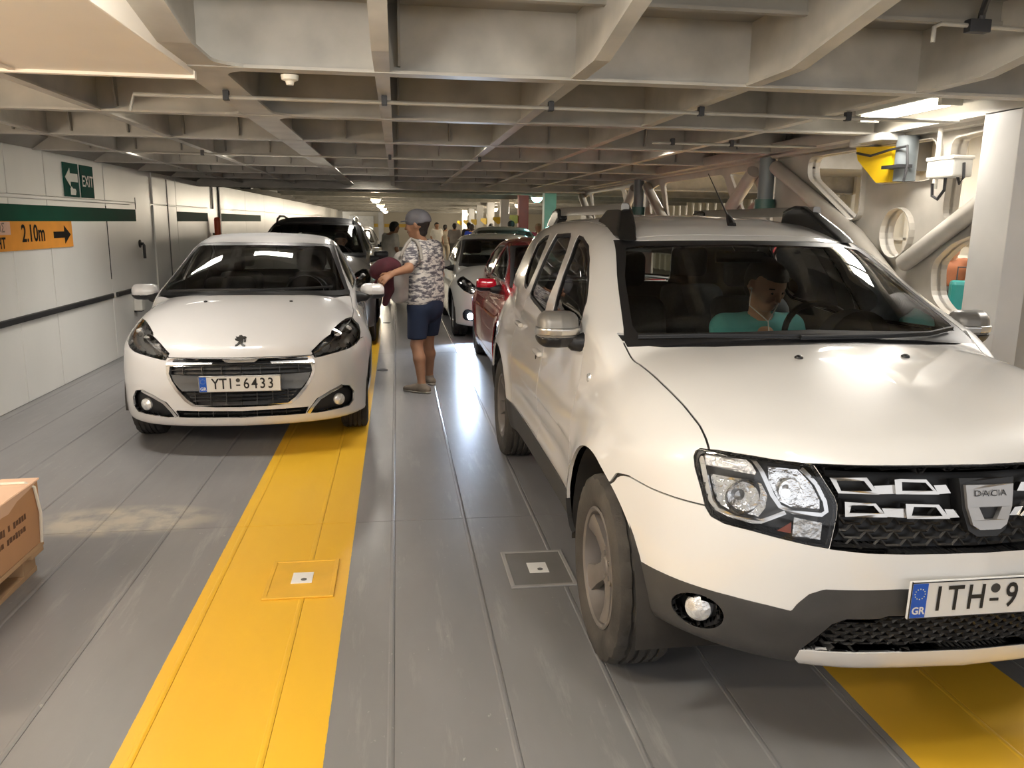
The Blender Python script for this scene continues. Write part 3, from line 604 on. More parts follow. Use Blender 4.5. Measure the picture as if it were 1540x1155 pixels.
def truss_fittings():
    b = empty('yellow_bracket', (TX-.10, 5.0, 0), 0, 'yellow painted steel stop bracket on the truss', 'bracket')
    k = MB(); k.prism([(.23, 2.105), (-.18, 2.075), (-.18, 1.86), (-.04, 1.86), (.20, 2.02)], -.03, .03, 'x'); k.build('plate', mat('stop_yellow', (.80, .52, .01), .4, var=.06), b)
    tube_obj('rod', [(.02, -.26, 2.13), (.02, -.26, 1.86)], .065, BLUEG, b); tube_obj('cable', [(-.06, .16, 2.06), (-.06, .0, 2.03), (-.06, -.2, 2.05), (-.06, -.38, 2.06), (-.06, -.40, 1.95), (-.06, -.38, 1.85)], .008, BLKRAIL, b, 6)
    k = MB(); k.box(-.09, .0, -.36, -.18, 1.935, 1.955); k.build('clamp', BLKRAIL, b)
    j = empty('junction_box', (TX-.13, 4.26, 1.91), 0, 'grey electrical junction box with cable loop on the truss', 'junction box')
    k = MB(); k.box(-.06, .06, -.115, .115, -.055, .055, .012); k.build('case', mat('box_grey_plastic', (.55, .54, .50), .4), j); k = MB(); k.box(-.065, .065, -.12, .12, .04, .06, .006); k.build('lid', MATS['box_grey_plastic'], j)
    tube_obj('cable', [(0, .02, -.05), (0, .02, -.12), (0, .07, -.17), (0, .12, -.15), (0, .13, -.08)], .009, BLKRAIL, j, 8); tube_obj('cable', [(0, -.08, -.05), (0, -.10, -.09), (0, -.13, -.06), (0, -.12, .02)], .008, BLKRAIL, j, 8)
    c = MB(); c.tube([(TX-.10, 4.41, 1.80), (TX-.10, 4.41, 2.14)], .014, 8); o = c.build('cable_conduit', mat('conduit_white', (.68, .66, .6), .35), None, smooth=True); tag(o, 'thin pale cable conduit running down beside the junction box', 'conduit')
    s = MB(); s.box(TX-.25, TX-.05, 4.75, 5.05, 2.105, 2.15, .006); s.box(TX-.2, TX-.1, 5.06, 5.2, 2.10, 2.15, .006); o = s.build('cable_tray', MATS['box_grey_plastic'], None); tag(o, 'grey cover plate under the rail above the yellow bracket', 'cover plate')
truss_fittings()

# ---- far side of the deck and its end
def far_side():
    w = MB(); w.box(9.6, 9.9, -4, 62, -.4, 3.8); wo = w.build('wall_right', mat('far_wall_paint', (.66, .62, .53), .3, 0, .08, 2., bump=.3, bscale=3), None); wo['kind'] = 'structure'
    st = MB(); st.box(-.14, 0, -.05, .05, -.1, 3.4); f = None
    for k in range(60):
        y = 3+k*.62
        if f is None: f = st.build('wall_rib', MATS['far_wall_paint'], wo); f.location = (9.6, y, 0)
        else: inst(f, wo, (9.6, y, 0), name='wall_rib')
    for z in (.55, 1.35): m = MB(); m.box(9.46, 9.6, 2, 45, z, z+.05); m.build('wall_rail', MATS['far_wall_paint'], wo)
    # far end wall with yellow band and doors
    e = MB(); e.box(-3.6, 10.2, 52, 52.3, -.5, 2.6); eo = e.build('wall_back', mat('end_wall_paint', (.62, .56, .44), .4, 0, .06, 1.), None); eo['kind'] = 'structure'
    for a, b in ((-3.3, -1.15), (-.75, 1.1)): m = MB(); m.box(a, b, 51.98, 52.0, 1.22, 1.42); m.build('yellow_band', mat('band_yellow', (.75, .47, .06), .5), eo)
    for i, (a, b) in enumerate(((-1.1, -.8), (1.2, 1.5))): m = MB(); m.box(a, b, 51.4, 52, -.3, 2.5); m.build('end_post', STEELW, eo)
    d = MB(); d.box(-2.9, -1.4, 51.9, 51.99, -.25, 1.9, .02); o = d.build('door_2', mat('end_door_paint', (.70, .66, .56), .4), None); o['kind'] = 'structure'
far_side()

# ---- lamps: fluorescent battens and their light
TUBE = emit('tube_glow', (1., .93, .80), 9.); TUBEC = emit('tube_glow_cyan', (.35, 1., .95), 9.); FIX = mat('fixture_white', (.72, .70, .62), .4)
def lamp(x, y, z, label, power, L_=.95, along='y', tint=(1., .94, .86), glow=None, w=.16, spread=170, bare=False):
    o = empty('ceiling_lamp', (x, y, z), 0 if along == 'y' else math.pi/2, label, 'lamp', 'fluorescent deck lamps')
    k = MB(); k.box(-w/2, w/2, -L_/2, L_/2, .0, .05, .008); k.build('housing', FIX, o)
    for dx in (-.035, .035): t = MB(); t.tube([(dx, -L_/2+.03, -.022), (dx, L_/2-.03, -.022)], .014, 10); t.build('tube', glow or TUBE, o, smooth=True)
    for dy in (-L_/2+.02, L_/2-.02): t = MB(); t.box(-.06, .06, dy-.015, dy+.015, -.04, .0); t.build('end_cap', FIX, o)
    if bare:      # open batten: the tube shines sideways onto the beams as well
        ld = bpy.data.lights.new('lamp_light', 'POINT'); ld.shadow_soft_size = .12
    else:
        ld = bpy.data.lights.new('lamp_light', 'AREA'); ld.shape = 'RECTANGLE'; ld.size = w; ld.size_y = L_; ld.spread = math.radians(spread)
    ld.energy = power*LAMP_POWER; ld.color = tint
    lo = bpy.data.objects.new('lamp_light', ld); COL.objects.link(lo); lo.parent = o; lo.location = (0, 0, -.18 if bare else -.045)
    return o
lamp(2.84, 4.36, 2.24, 'bright fluorescent lamp beside the truss at upper right', 8, .78)
lamp(-.42, 9.9, 2.30, 'fluorescent lamp in the bay above the walking man', 9, .6)
lamp(-.45, 13.1, 2.30, 'fluorescent lamp at the end of the low deck head', 4, .6)
lamp(-.40, 1.7, 2.30, 'fluorescent lamp between the beams over the yellow stripe', 26, 1.2, bare=True)
lamp(1.12, 1.2, 2.30, 'fluorescent lamp between the beams over the SUV bonnet', 14, 1.2, bare=True)
lamp(-1.2, 5.22, 2.39, 'added fill lamp hidden between the beams over the white hatchback bonnet', 1.5, .5, 'x', spread=115)  # unseen lamp added to brighten the hatchback bonnet
lamp(-2.1, 5.2, 2.39, 'added fill lamp hidden between the beams by the orange sign', 8, .5, 'x', spread=140)  # added out of sight to lift the left wall
lamp(-2.1, 8.15, 2.39, 'added fill lamp hidden between the beams by the green EXIT signs', 7, .5, 'x', spread=130)  # second unseen fill, added for the left wall and its signs
lamp(-1.2, 8.15, 2.39, 'added fill lamp hidden between the beams over the white hatchback roof', 9, .5, 'x', spread=115)  # added fill tucked out of view above the hatchback roof
lamp(.35, 6.68, 2.39, 'added fill lamp hidden between the beams over the gap between the cars', 5, .5, 'x', spread=115)  # unseen fill added over the gap where the man stands
lamp(1.9, 6.68, 2.39, 'added fill lamp hidden between the beams over the red car', 8, .5, 'x', spread=115)  # extra fill added behind the beam, above the red car
lamp(-2.0, -.6, 2.36, 'fluorescent lamp over the left lane behind the viewer', 26, 1.2)
for x, y, w_ in ((5.6, 4.2, 'nearest inner'), (5.6, 8.4, 'middle inner'), (5.8, 12.6, 'farthest inner'), (8.2, 6.2, 'nearest outer'), (8.2, 11.2, 'middle outer'), (7.8, 15.5, 'farthest outer')): lamp(x, y, 3.34, w_+' fluorescent lamp over the lanes beyond the truss', 85, 1.2)
def bulkhead(x, y, z, label, power, col=(1., .86, .66), m=None):
    o = empty('bulkhead_lamp', (x, y, z), 0, label, 'lamp', 'round lamps under the far deck head'); k = MB(); k.lathe([(.0, -.13), (.08, -.12), (.13, -.06), (.14, .0)], 16, 'z'); k.build('globe', m or emit('bulkhead_glow', (1., .84, .58), 7.), o, smooth=True)
    k = MB(); k.lathe([(.15, -.02), (.16, .03), (0, .03)], 16, 'z'); k.build('base', FIX, o, smooth=True)
    ld = bpy.data.lights.new('bulkhead_light', 'POINT'); ld.energy = power*LAMP_POWER; ld.color = col; ld.shadow_soft_size = .12; lo = bpy.data.objects.new('bulkhead_light', ld); COL.objects.link(lo); lo.parent = o; lo.location = (0, 0, -.2)
FB = lambda k: (16.2+3.3*k, 2.225-.2*(16.2+3.3*k-13.9)/48)
for k, w_ in ((2, 'nearest'), (4, 'second'), (6, 'third'), (8, 'farthest')): bulkhead(-.55, *FB(k), w_+' warm round lamp in the left far row', 45)
for k, w_ in ((3, 'nearest'), (5, 'second'), (7, 'third'), (9, 'farthest')): bulkhead(3.9, *FB(k), w_+' warm round lamp in the right far row', 85)
bulkhead(3.35, *FB(1), 'turquoise tinted lamp beside the turquoise pillar', 6, (.45, 1., .95), TUBEC)
def wall_lamp():
    o = empty('wall_lamp', (WX, 2.3, 1.85), 0, 'warm round lamp on the left wall beside the viewer', 'lamp'); k = MB(); k.lathe([(.0, .13), (.08, .12), (.12, .06), (.13, .0)], 16, 'x'); k.build('globe', MATS['bulkhead_glow'], o, smooth=True); k = MB(); k.lathe([(.14, .0), (.15, .03), (.13, .04)], 16, 'x'); k.build('base', FIX, o, smooth=True)
    ld = bpy.data.lights.new('wall_light', 'POINT'); ld.energy = 60*LAMP_POWER; ld.color = (1., .82, .62); ld.shadow_soft_size = .12; lo = bpy.data.objects.new('wall_light', ld); COL.objects.link(lo); lo.parent = o; lo.location = (.22, 0, 0)
wall_lamp()
# ------------------------------------------------------------------ cars
def car_sdf(q):
    wp, wz, nose, plan, hood, hcr, rear, Zc, rcr, wgp, tum = [pch(q[k]) for k in ('wp', 'wz', 'nose', 'plan', 'hood', 'hcr', 'rear', 'Zc', 'rcr', 'wgp', 'tum')]
    LN, ax, wr, lip, zb, zl, sweep, b0 = [q[k] for k in ('len', 'axles', 'arch', 'lip', 'zb', 'zl', 'sweep', 'b0')]
    ks = q.get('k', (.10, .07, .1, .06, .09, .03)); crease = q.get('crease')
    def f(p):
        l = np.abs(p[..., 0]); b = p[..., 1]; z = p[..., 2]
        w = wp(b)+wz(z)
        for bc in ax:
            r = np.hypot(b-bc, z-q['wz0']); w = w+lip*np.exp(-((r-wr)/.07)**2)
        if crease:
            zc, am = crease; w = w-am*np.exp(-((z-zc)/.05)**2)*np.exp(-((b-(ax[0]+ax[1])/2)/.75)**4)
        side_ = l-w
        top = z-(hood(b)-hcr(l))
        fr = (nose(z)+plan(l))-b
        re = b-(LN-rear(z)-.25*np.clip(l, 0, 1)**3)
        bot = (zb+zl*np.clip(l, 0, 1)**4*np.clip(1-b/1.0, 0, 1)-.05*np.clip((b-.6)/.6, 0, 1))-z
        d = smax(side_, top, ks[0]); d = smax(d, fr*.92, ks[1]); d = smax(d, re, ks[2]); d = smax(d, bot, ks[3])
        be = b-sweep*(l/.7)**2*np.clip((b0-b)/.6, 0, 1)
        gt = (z-(Zc(be)-rcr(l)*np.clip((b-q.get('cb', .7))/q.get('cw', 1.1), .2, 1)))*.87
        gs = (l-(wgp(b)-tum(z)))*.93
        g = np.maximum(smax(gt, gs, ks[4]), .7-z)
        return smin(d, g, ks[5])
    return f
DUSTER = dict(len=4.315, axles=(.822, 3.495), arch=.43, lip=.018, wz0=.33, zb=.335, zl=.16, sweep=.075, b0=2.4, cb=.95, cw=1.0, crease=(.56, .022),
 wp=[(0, .86), (.2, .875), (.5, .9), (.82, .912), (1.2, .895), (1.6, .882), (2.4, .882), (3.0, .892), (3.5, .905), (3.9, .88), (4.31, .80)],
 wz=[(.1, -.10), (.25, -.05), (.38, -.018), (.55, 0), (.75, -.002), (.88, -.022), (.98, -.06), (1.08, -.12), (1.2, -.2)],
 nose=[(.2, .17), (.26, .085), (.33, .03), (.42, .0), (.52, -.012), (.62, -.008), (.70, -.002), (.78, .008), (.86, .022), (.93, .04), (1.0, .09), (1.1, .2)],
 plan=[(0, 0), (.3, .022), (.5, .07), (.65, .145), (.75, .23), (.82, .33), (.9, .55), (1.0, 1.0)],
 hood=[(-.1, .86), (0, .925), (.06, .965), (.15, 1.0), (.3, 1.04), (.5, 1.085), (.73, 1.127), (.95, 1.148), (1.2, 1.165), (2, 1.2), (3.5, 1.22), (4.3, 1.2)],
 hcr=[(0, 0), (.3, .006), (.5, .018), (.65, .045), (.75, .085), (.85, .16), (1, .3)],
 rear=[(.2, .06), (.4, 0), (.8, .0), (1.2, .06)],
 Zc=[(.3, .1), (.6, .88), (.955, 1.13), (1.35, 1.345), (1.738, 1.535), (1.9, 1.578), (2.15, 1.612), (2.5, 1.63), (3.0, 1.625), (3.6, 1.585), (3.9, 1.53), (4.05, 1.40), (4.25, 1.05)],
 rcr=[(0, 0), (.3, .009), (.5, .025), (.6, .045), (.68, .085), (.8, .2)],
 wgp=[(.9, .765), (1.1, .815), (1.5, .833), (2.2, .825), (3.2, .808), (3.9, .75), (4.3, .68)], k=(.10, .07, .1, .06, .06, .03),
 tum=[(1.0, -.02), (1.15, 0), (1.3, .055), (1.45, .125), (1.55, .18), (1.65, .25)])
P208 = dict(len=3.973, axles=(.80, 3.338), arch=.38, lip=.012, wz0=.31, zb=.2, zl=.06, sweep=.12, b0=2.6,
 wp=[(0, .80), (.3, .83), (.55, .855), (.8, .868), (1.3, .865), (2.2, .868), (3.2, .868), (3.6, .84), (3.97, .72)],
 wz=[(.1, -.08), (.2, -.03), (.3, -.005), (.45, .005), (.65, 0), (.8, -.03), (.9, -.065), (1.0, -.12)],
 nose=[(.1, .12), (.17, .06), (.24, .02), (.33, .0), (.45, .0), (.55, .012), (.65, .035), (.72, .07), (.8, .15), (.9, .3)],
 plan=[(0, 0), (.3, .03), (.45, .065), (.6, .125), (.7, .205), (.78, .32), (.85, .5), (.92, .9)],
 hood=[(-.05, .6), (0, .66), (.06, .72), (.12, .77), (.25, .845), (.45, .935), (.63, .997), (.85, 1.035), (1.03, 1.045), (2, 1.05), (3.97, 1.02)],
 hcr=[(0, 0), (.3, .008), (.5, .03), (.65, .075), (.75, .14), (.85, .24), (1, .4)],
 rear=[(.2, .06), (.4, 0), (.8, .03), (1.2, .1)],
 Zc=[(.3, .1), (.65, .83), (.9, 1.03), (1.4, 1.245), (1.9, 1.405), (2.1, 1.44), (2.4, 1.46), (2.9, 1.445), (3.4, 1.38), (3.75, 1.27), (3.92, .9)],
 rcr=[(0, 0), (.3, .01), (.45, .025), (.55, .05), (.62, .09), (.75, .22)],
 wgp=[(.9, .72), (1.1, .75), (1.6, .765), (2.5, .77), (3.2, .74), (3.9, .6)],
 tum=[(.9, -.02), (1.03, 0), (1.2, .075), (1.35, .16), (1.45, .23)])
def scaled(q, s):
    """a relative of another body: stretch factors along lateral, length, height"""
    sl, sb, sz = s; o = dict(q)
    for k, a, b in (('wp', sb, sl), ('wz', sz, sl), ('nose', sz, sb), ('plan', sl, sb), ('hood', sb, sz), ('hcr', sl, sz), ('rear', sz, sb), ('Zc', sb, sz), ('rcr', sl, sz), ('wgp', sb, sl), ('tum', sz, sl)):
        o[k] = [(x*a, y*b) for x, y in q[k]]
    o['len'] = q['len']*sb; o['axles'] = tuple(a*sb for a in q['axles']); o['zb'] = q['zb']*sz; o['sweep'] = q['sweep']*sb; o['b0'] = q['b0']*sb
    return o
BLACK = mat('black_plastic', (.012, .012, .013), .45, var=.2, scale=30)
DARKIN = mat('car_interior_trim', (.035, .035, .035), .8, var=.2, scale=20)
SEATM = mat('seat_cloth', (.035, .035, .037), .9, var=.25, scale=60, bump=.2, bscale=200)
RUBBER = mat('tyre_rubber', (.035, .032, .03), .85, var=.35, scale=9, bump=.15, bscale=90)
RUBDUST = mat('dusty_tyre_rubber', (.052, .047, .041), .9, var=.4, scale=7, bump=.2, bscale=80)
ALLOY = mat('dusty_alloy', (.20, .18, .165), .5, .4, var=.15, scale=9)
ALLOY2 = mat('silver_alloy', (.5, .5, .5), .3, .85, var=.1, scale=9)
CLADD = mat('grey_cladding_plastic', (.045, .044, .043), .5, var=.16, scale=9, bump=.08, bscale=300)
SATIN = mat('satin_silver_trim', (.55, .54, .52), .28, .9, var=.05)
CHROME = chrome()
LENS = glass('lamp_lens', (.96, .96, .96), 1., 1.45)
REFL = mat('lamp_reflector', (.75, .75, .75), .12, 1., var=.2, scale=25, bump=.6, bscale=28)
LAMPIN2 = mat('lamp_housing_silver', (.34, .335, .325), .28, .7, var=.2, scale=18)
LAMPIN = mat('lamp_housing', (.10, .097, .092), .3, .5, var=.2)
CLEARL = mat('lamp_clear_optic', (.8, .8, .78), .08, .55, var=.3, scale=40, bump=.5, bscale=60)
AMBER = mat('amber_reflector', (.55, .12, .06), .2, var=.2)
GLASS = glass('windscreen_glass', (.93, .96, .95), 1.0, 1.45)
GLASS_D = glass('tinted_window_glass', (.58, .62, .61), 1.0, 1.5)
WELL = mat('wheel_well_liner', (.03, .026, .022), .9, var=.4, scale=8)
PLATEW = mat('plate_white', (.78, .78, .76), .35, var=.03)
PLATEK = mat('plate_black_ink', (.012, .012, .012), .5)
PLATEB = mat('plate_blue', (.01, .10, .55), .35)
STARY = mat('plate_star_yellow', (.75, .72, .35), .4)

def tyre_mesh(R, W, rr, seg=72, lugs=True):
    """tyre turned about x: sidewalls, shoulder blocks and circumferential grooves"""
    h = W/2; prof = [(rr, -h*.80), (rr+.012, -h*.88), (rr+(R-rr)*.35, -h*1.0), (rr+(R-rr)*.6, -h*1.02), (R-.03, -h*.97), (R-.012, -h*.90), (R-.003, -h*.78)]
    for c in (-.5, -.17, .17, .5): prof += [(R, h*(c-.07)), (R-.008, h*(c-.045)), (R-.008, h*(c+.045)), (R, h*(c+.07))]
    prof += [(R-.003, h*.78), (R-.012, h*.90), (R-.03, h*.97), (rr+(R-rr)*.6, h*1.02), (rr+(R-rr)*.35, h*1.0), (rr+.012, h*.88), (rr, h*.80)]
    n = len(prof); V = []; F = []
    for k in range(seg):
        t = 2*math.pi*k/seg; low = lugs and k % 3 == 0
        for i, (r, x) in enumerate(prof):
            if low and (4 <= i <= 8 or n-9 <= i <= n-5): r -= .009
            if low and 8 < i < n-9 and (i//4+k//3) % 2 == 0: r -= .004
            V.append((x, r*math.cos(t), r*math.sin(t)))
    for k in range(seg):
        k2 = (k+1) % seg
        for i in range(n-1): F.append((k*n+i, k*n+i+1, k2*n+i+1, k2*n+i))
    return V, F
def rim_mesh(rr, W, out=-1, spokes=5, style='wide'):
    """alloy rim turned about x, face towards `out`"""
    mb = MB(); h = W/2; x = lambda v: v*out
    prof = [(rr+.004, x(h*.86)), (rr-.004, x(h*.90)), (rr-.014, x(h*.84)), (rr-.022, x(h*.5)), (rr-.03, x(-h*.2)), (rr-.02, x(-h*.8)), (rr+.004, x(-h*.86))]
    mb.lathe(prof, 60, 'x')
    mb.lathe([(.0, x(h*.62)), (.03, x(h*.64)), (.036, x(h*.58)), (.075, x(h*.55)), (.08, x(h*.35)), (.0, x(h*.3))], 30, 'x')
    for k in range(spokes):
        a = 2*math.pi*(k+.25)/spokes; arms = ((-.0,),) if style == 'wide' else ((-.13,), (.13,))
        for (da,) in arms:
            ca, sa = math.cos(a+da), math.sin(a+da); rs = [.055, .1, .15, rr-.02]
            ws = [.034, .034, .036, .052] if style == 'wide' else [.02, .014, .013, .018]
            xs = [h*.57, h*.60, h*.66, h*.80]; V = []; F = []
            for r, w, xx in zip(rs, ws, xs):
                for sgn, dx in ((-1, -.035), (-1, -.006), (-.55, 0), (.55, 0), (1, -.006), (1, -.035)):
                    q = (r*ca-sgn*w*sa, r*sa+sgn*w*ca); V.append((x(xx+dx), q[0], q[1]))
            for i in range(3):
                for j in range(6): F.append((i*6+j, i*6+(j+1) % 6, i*6+6+(j+1) % 6, i*6+6+j))
            mb.add(V, F)
    for k in range(5):
        a = 2*math.pi*(k+.75)/5; mb.lathe([(0, x(h*.60)), (.009, x(h*.60)), (.011, x(h*.5))], 8, 'x', (0, .05*math.cos(a), .05*math.sin(a)))
    return mb
def add_wheels(car, ax, lat, R, W, rr, rubber, alloy, style='wide', spokes=5, steer=0.):
    for b in ax:
        for sg in (-1, 1):
            V, F = tyre_mesh(R, W, rr)
            o = mesh_obj('wheel', V, F, rubber, car, True, loc=(sg*lat, b, R-.004)); o.data.set_sharp_from_angle(angle=math.radians(28)); o.rotation_euler = (random.uniform(0, 1), 0, steer if b == ax[0] else 0)
            r = rim_mesh(rr, W, sg, spokes, style).build('rim', alloy, o, smooth=35)
            d = MB(); d.lathe([(.0, sg*W*.12), (rr*.93, sg*W*.12), (rr*.93, sg*W*.02), (0, sg*W*.02)], 30, 'x'); d.build('wheel_shade_disc', BLACK, o, smooth=True)  # oversized black backing disc, puts shade behind the spokes
def wheel_wells(car, ax, zc, r, l0, l1):
    for b in ax:
        for sg in (-1, 1):
            V = []; F = []; n = 26
            for k in range(n+1):
                t = math.radians(-8+196*k/n); V += [(sg*l0, b+r*math.cos(t), zc+r*math.sin(t)), (sg*l1, b+r*math.cos(t), zc+r*math.sin(t))]
            for k in range(n): F.append((2*k, 2*k+1, 2*k+3, 2*k+2))
            V.append((sg*l0, b, zc)); F += [(2*k, 2*k+2, len(V)-1) for k in range(n)]
            mesh_obj('wheel_arch_liner', V, F, WELL, car, True)
def rbox(c, s, r):
    c, s = np.array(c), np.array(s)-r
    def f(p):
        q = np.abs(p-c)-s; return np.linalg.norm(np.maximum(q, 0), axis=-1)+np.minimum(q.max(-1), 0)-r
    return f
SEAT = {}
def seat_proto():
    f = rbox((0, .02, .08), (.24, .26, .08), .07); g0 = rbox((0, .0, .34), (.225, .075, .32), .07)
    def g(p):
        q = p.copy(); q[..., 1] = p[..., 1]-(p[..., 2]-.1)*.36-.22; return g0(q)
    h0 = rbox((0, 0, .80), (.13, .045, .095), .045)
    def h(p):
        q = p.copy(); q[..., 1] = p[..., 1]-.475; return h0(q)
    SEAT['c'] = smooth_obj('seat', lambda p: smin(f(p), g(p), .05), (-.32, -.4, -.05), (.32, .7, .75), .03, SEATM)
    SEAT['h'] = smooth_obj('headrest', h, (-.2, .3, .65), (.2, .65, .95), .02, SEATM)
def interior(car, q, lw, dash_b, dash_z, seat_b, seat_z, rear_b, wheel=(.365, 1.6, 1.06, .19), dash_h=.16, sg=1, hz=1.0):
    """dash, steering wheel, seats, driving mirror"""
    if not SEAT: seat_proto()
    mb = MB(); pr = [(dash_b-.42, dash_z-.02), (dash_b-.2, dash_z+.025), (dash_b, dash_z+.02), (dash_b+.05, dash_z-.02), (dash_b+.04, dash_z-dash_h), (dash_b-.1, dash_z-.4), (dash_b-.42, dash_z-.4)]
    mb.prism(pr, -lw, lw, 'x'); d = mb.build('dashboard', DARKIN, car)
    bm = MB(); bm.lathe([(0, 0), (.14, .0), (.15, -.03), (.15, -.12)], 20, 'y', (sg*.365, dash_b-.02, dash_z+.01)); bm.build('instrument_binnacle', DARKIN, d, smooth=True)
    x, b, z, r = wheel; w = MB(); n = 36; tl = math.radians(27)
    w.tube([(x+r*math.cos(t), b+r*math.sin(t)*math.sin(tl), z+r*math.sin(t)*math.cos(tl)) for t in [2*math.pi*k/n for k in range(n)]], .015, 8, closed=True)
    for t in (math.radians(10), math.radians(170), math.radians(270)):
        w.tube([(x, b-.02, z), (x+r*math.cos(t), b+r*math.sin(t)*math.sin(tl), z+r*math.sin(t)*math.cos(tl))], [.022, .012], 6)
    w.lathe([(0, .015), (.06, .012), (.07, -.02), (.03, -.1), (0, -.1)], 16, 'y', (x, b-.02, z)); w.build('steering_wheel', BLACK, car, smooth=True)
    for s in (-1, 1):
        for (bb, sc) in ((seat_b, 1.), (rear_b, .95)):
            c = SEAT['c'].copy(); COL.objects.link(c); c.name = 'seat'; c.parent = car; c.location = (s*.36, bb-.1, seat_z); c.scale = (sc, sc, hz)
            hh = SEAT['h'].copy(); COL.objects.link(hh); hh.name = 'headrest'; hh.parent = c
def finish_proto():
    for k in ('h', 'c'):
        if k in SEAT: bpy.data.objects.remove(SEAT[k])
    SEAT.clear()
def mirror_glassy(car, name, c, s, m1, m2, stalk, sg, band=None):
    """door mirror: rounded housing, foot, darker lower shell"""
    c = np.array(c)*np.array((sg, 1, 1)); r = min(s)*.8
    f0 = rbox(c, s, r)
    def f(p):
        q = p.copy(); q[..., 1] = p[..., 1]-.25*np.abs(p[..., 0]-c[0])-.2*(np.abs(p[..., 2]-c[2])); return f0(q)
    cut = (lambda p: np.maximum(f(p), c[2]-s[2]*.45-p[..., 2]))
    low = (lambda p: np.maximum(f(p)+.001, p[..., 2]-(c[2]-s[2]*.47)))
    lo = c-np.array(s)-.1; hi = c+np.array(s)+.1
    o = smooth_obj(name, f, lo, hi, .011, m1, car)
    if m2 is not None:
        smooth_obj('mirror_lower_shell', lambda p: smax(f(p)-.006, p[..., 2]-(c[2]-s[2]*.42), .008), lo, hi, .0075, m2, o)
    if band is not None:
        smooth_obj('mirror_band', lambda p: smax(f(p)-.007, np.abs(p[..., 2]-(c[2]-s[2]*.1))-s[2]*.22, .008), lo, hi, .0075, band, o)
    st = MB(); a = np.array(stalk)*np.array((sg, 1, 1)); st.tube([tuple(a), tuple((a*.4+c*.6)+np.array((0, 0, -s[2]*.5))), tuple(c)], [.055, .035, .03], 10); st.build('mirror_foot', BLACK, o, smooth=True)
    return o
def number_plate(car, c, n, txt, letter_gap=0., w=.52, h=.112, tilt=0.):
    """white plate with blue country strip and raised characters; faces -b"""
    p = MB(); p.box(-w/2, w/2, -.006, .004, -h/2, h/2, .004); o = p.build('number_plate', PLATEW, car, loc=c); o.rotation_euler = (tilt, 0, n)
    b = MB(); b.box(-w/2+.006, -w/2+.050, -.0075, -.004, -h/2+.006, h/2-.006); b.build('country_strip', PLATEB, o)
    fr = MB()
    for a in ((-w/2+.002, w/2-.002, -h/2+.002, -h/2+.0045), (-w/2+.002, w/2-.002, h/2-.0045, h/2-.002), (-w/2+.002, -w/2+.0045, -h/2, h/2), (w/2-.0045, w/2-.002, -h/2, h/2)): fr.box(a[0], a[1], -.0072, -.005, a[2], a[3])
    fr.build('plate_border', PLATEK, o)
    def put(t, x, z, size, m, sx=1., bold=0., nm='lettering'):
        V, F = text_mesh(t, size, .0, sx, bold=bold); V2 = np.stack([V[:, 0]+x, np.full(len(V), -.0082), V[:, 1]+z], 1); mesh_obj(nm, V2, F, m, o)
    put('GR', -w/2+.028, -.030, .030, PLATEW, .95, .0009)
    s = MB()
    for k in range(12):
        t = 2*math.pi*k/12; s.lathe([(0, -.0082), (.0017, -.0082), (.0017, -.007)], 6, 'y', (-w/2+.028+.015*math.cos(t), 0, .020+.015*math.sin(t)))
    s.build('star_ring', STARY, o)
    for ch, x in txt:
        if ch == '-':
            d = MB(); d.box(x-.013, x+.013, -.0082, -.006, -.012, -.004); d.build('lettering', PLATEK, o)
            e = MB(); e.lathe([(0, -.0082), (.0135, -.0082), (.0135, -.006)], 20, 'y', (x, 0, .026)); e.build('registration_seal', CLADD, o)
        else: put(ch, x, 0, .103, PLATEK, .78, .0012)
    return o
def front_piece(h, poly, name, m, parent, off=.0, thick=.012, holes=(), sg=1, res=.012):
    """flat-drawn outline (lateral,height) laid onto the nose surface with real thickness"""
    from mathutils.geometry import tessellate_polygon
    loops = [list(poly)]+[list(k) for k in holes]
    def dense(l):
        o = []
        for i in range(len(l)):
            a, b = np.array(l[i]), np.array(l[(i+1) % len(l)]); n = max(1, int(np.linalg.norm(b-a)/res)); o += [tuple(a+(b-a)*k/n) for k in range(n)]
        return o
    loops = [dense(l) for l in loops]; flat = [p for l in loops for p in l]
    tri = tessellate_polygon([[Vector((p[0], p[1], 0)) for p in l] for l in loops])
    fl = np.array(flat, float); V0 = np.stack([fl[:, 0]*sg, h.depth(fl[:, 0]*sg, fl[:, 1]), fl[:, 1]], 1); N = grad(h.f, V0); N /= np.linalg.norm(N, axis=1, keepdims=True)
    A = V0+N*off; B = A-N*thick; n = len(flat); V = np.vstack([A, B]); F = [tuple(k) for k in tri]+[tuple(n+i for i in reversed(k)) for k in tri]; b = 0
    for l in loops:
        k = len(l)
        for i in range(k): F.append((b+i, b+(i+1) % k, n+b+(i+1) % k, n+b+i))
        b += k
    o = mesh_obj(name, V, F, m, parent)
    bm = bmesh.new(); bm.from_mesh(o.data); bmesh.ops.recalc_face_normals(bm, faces=bm.faces); bm.to_mesh(o.data); bm.free()
    o.data.polygons.foreach_set('use_smooth', np.ones(len(o.data.polygons), bool)); o.data.set_sharp_from_angle(angle=math.radians(35))
    return o
def front_strip(h, line, w, name, m, parent, off=.002, thick=.01, sg=1, closed=False):
    """band of width w along a polyline on the nose"""
    P = [np.array(p, float) for p in line]; n = len(P); L, R_ = [], []
    for i in range(n):
        a = P[max(i-1, 0)]; b = P[min(i+1, n-1)]; d = (b-a)/max(np.linalg.norm(b-a), 1e-9); q = np.array((-d[1], d[0])); L.append(P[i]+q*w/2); R_.append(P[i]-q*w/2)
    return front_piece(h, L+R_[::-1], name, m, parent, off, thick, sg=sg)
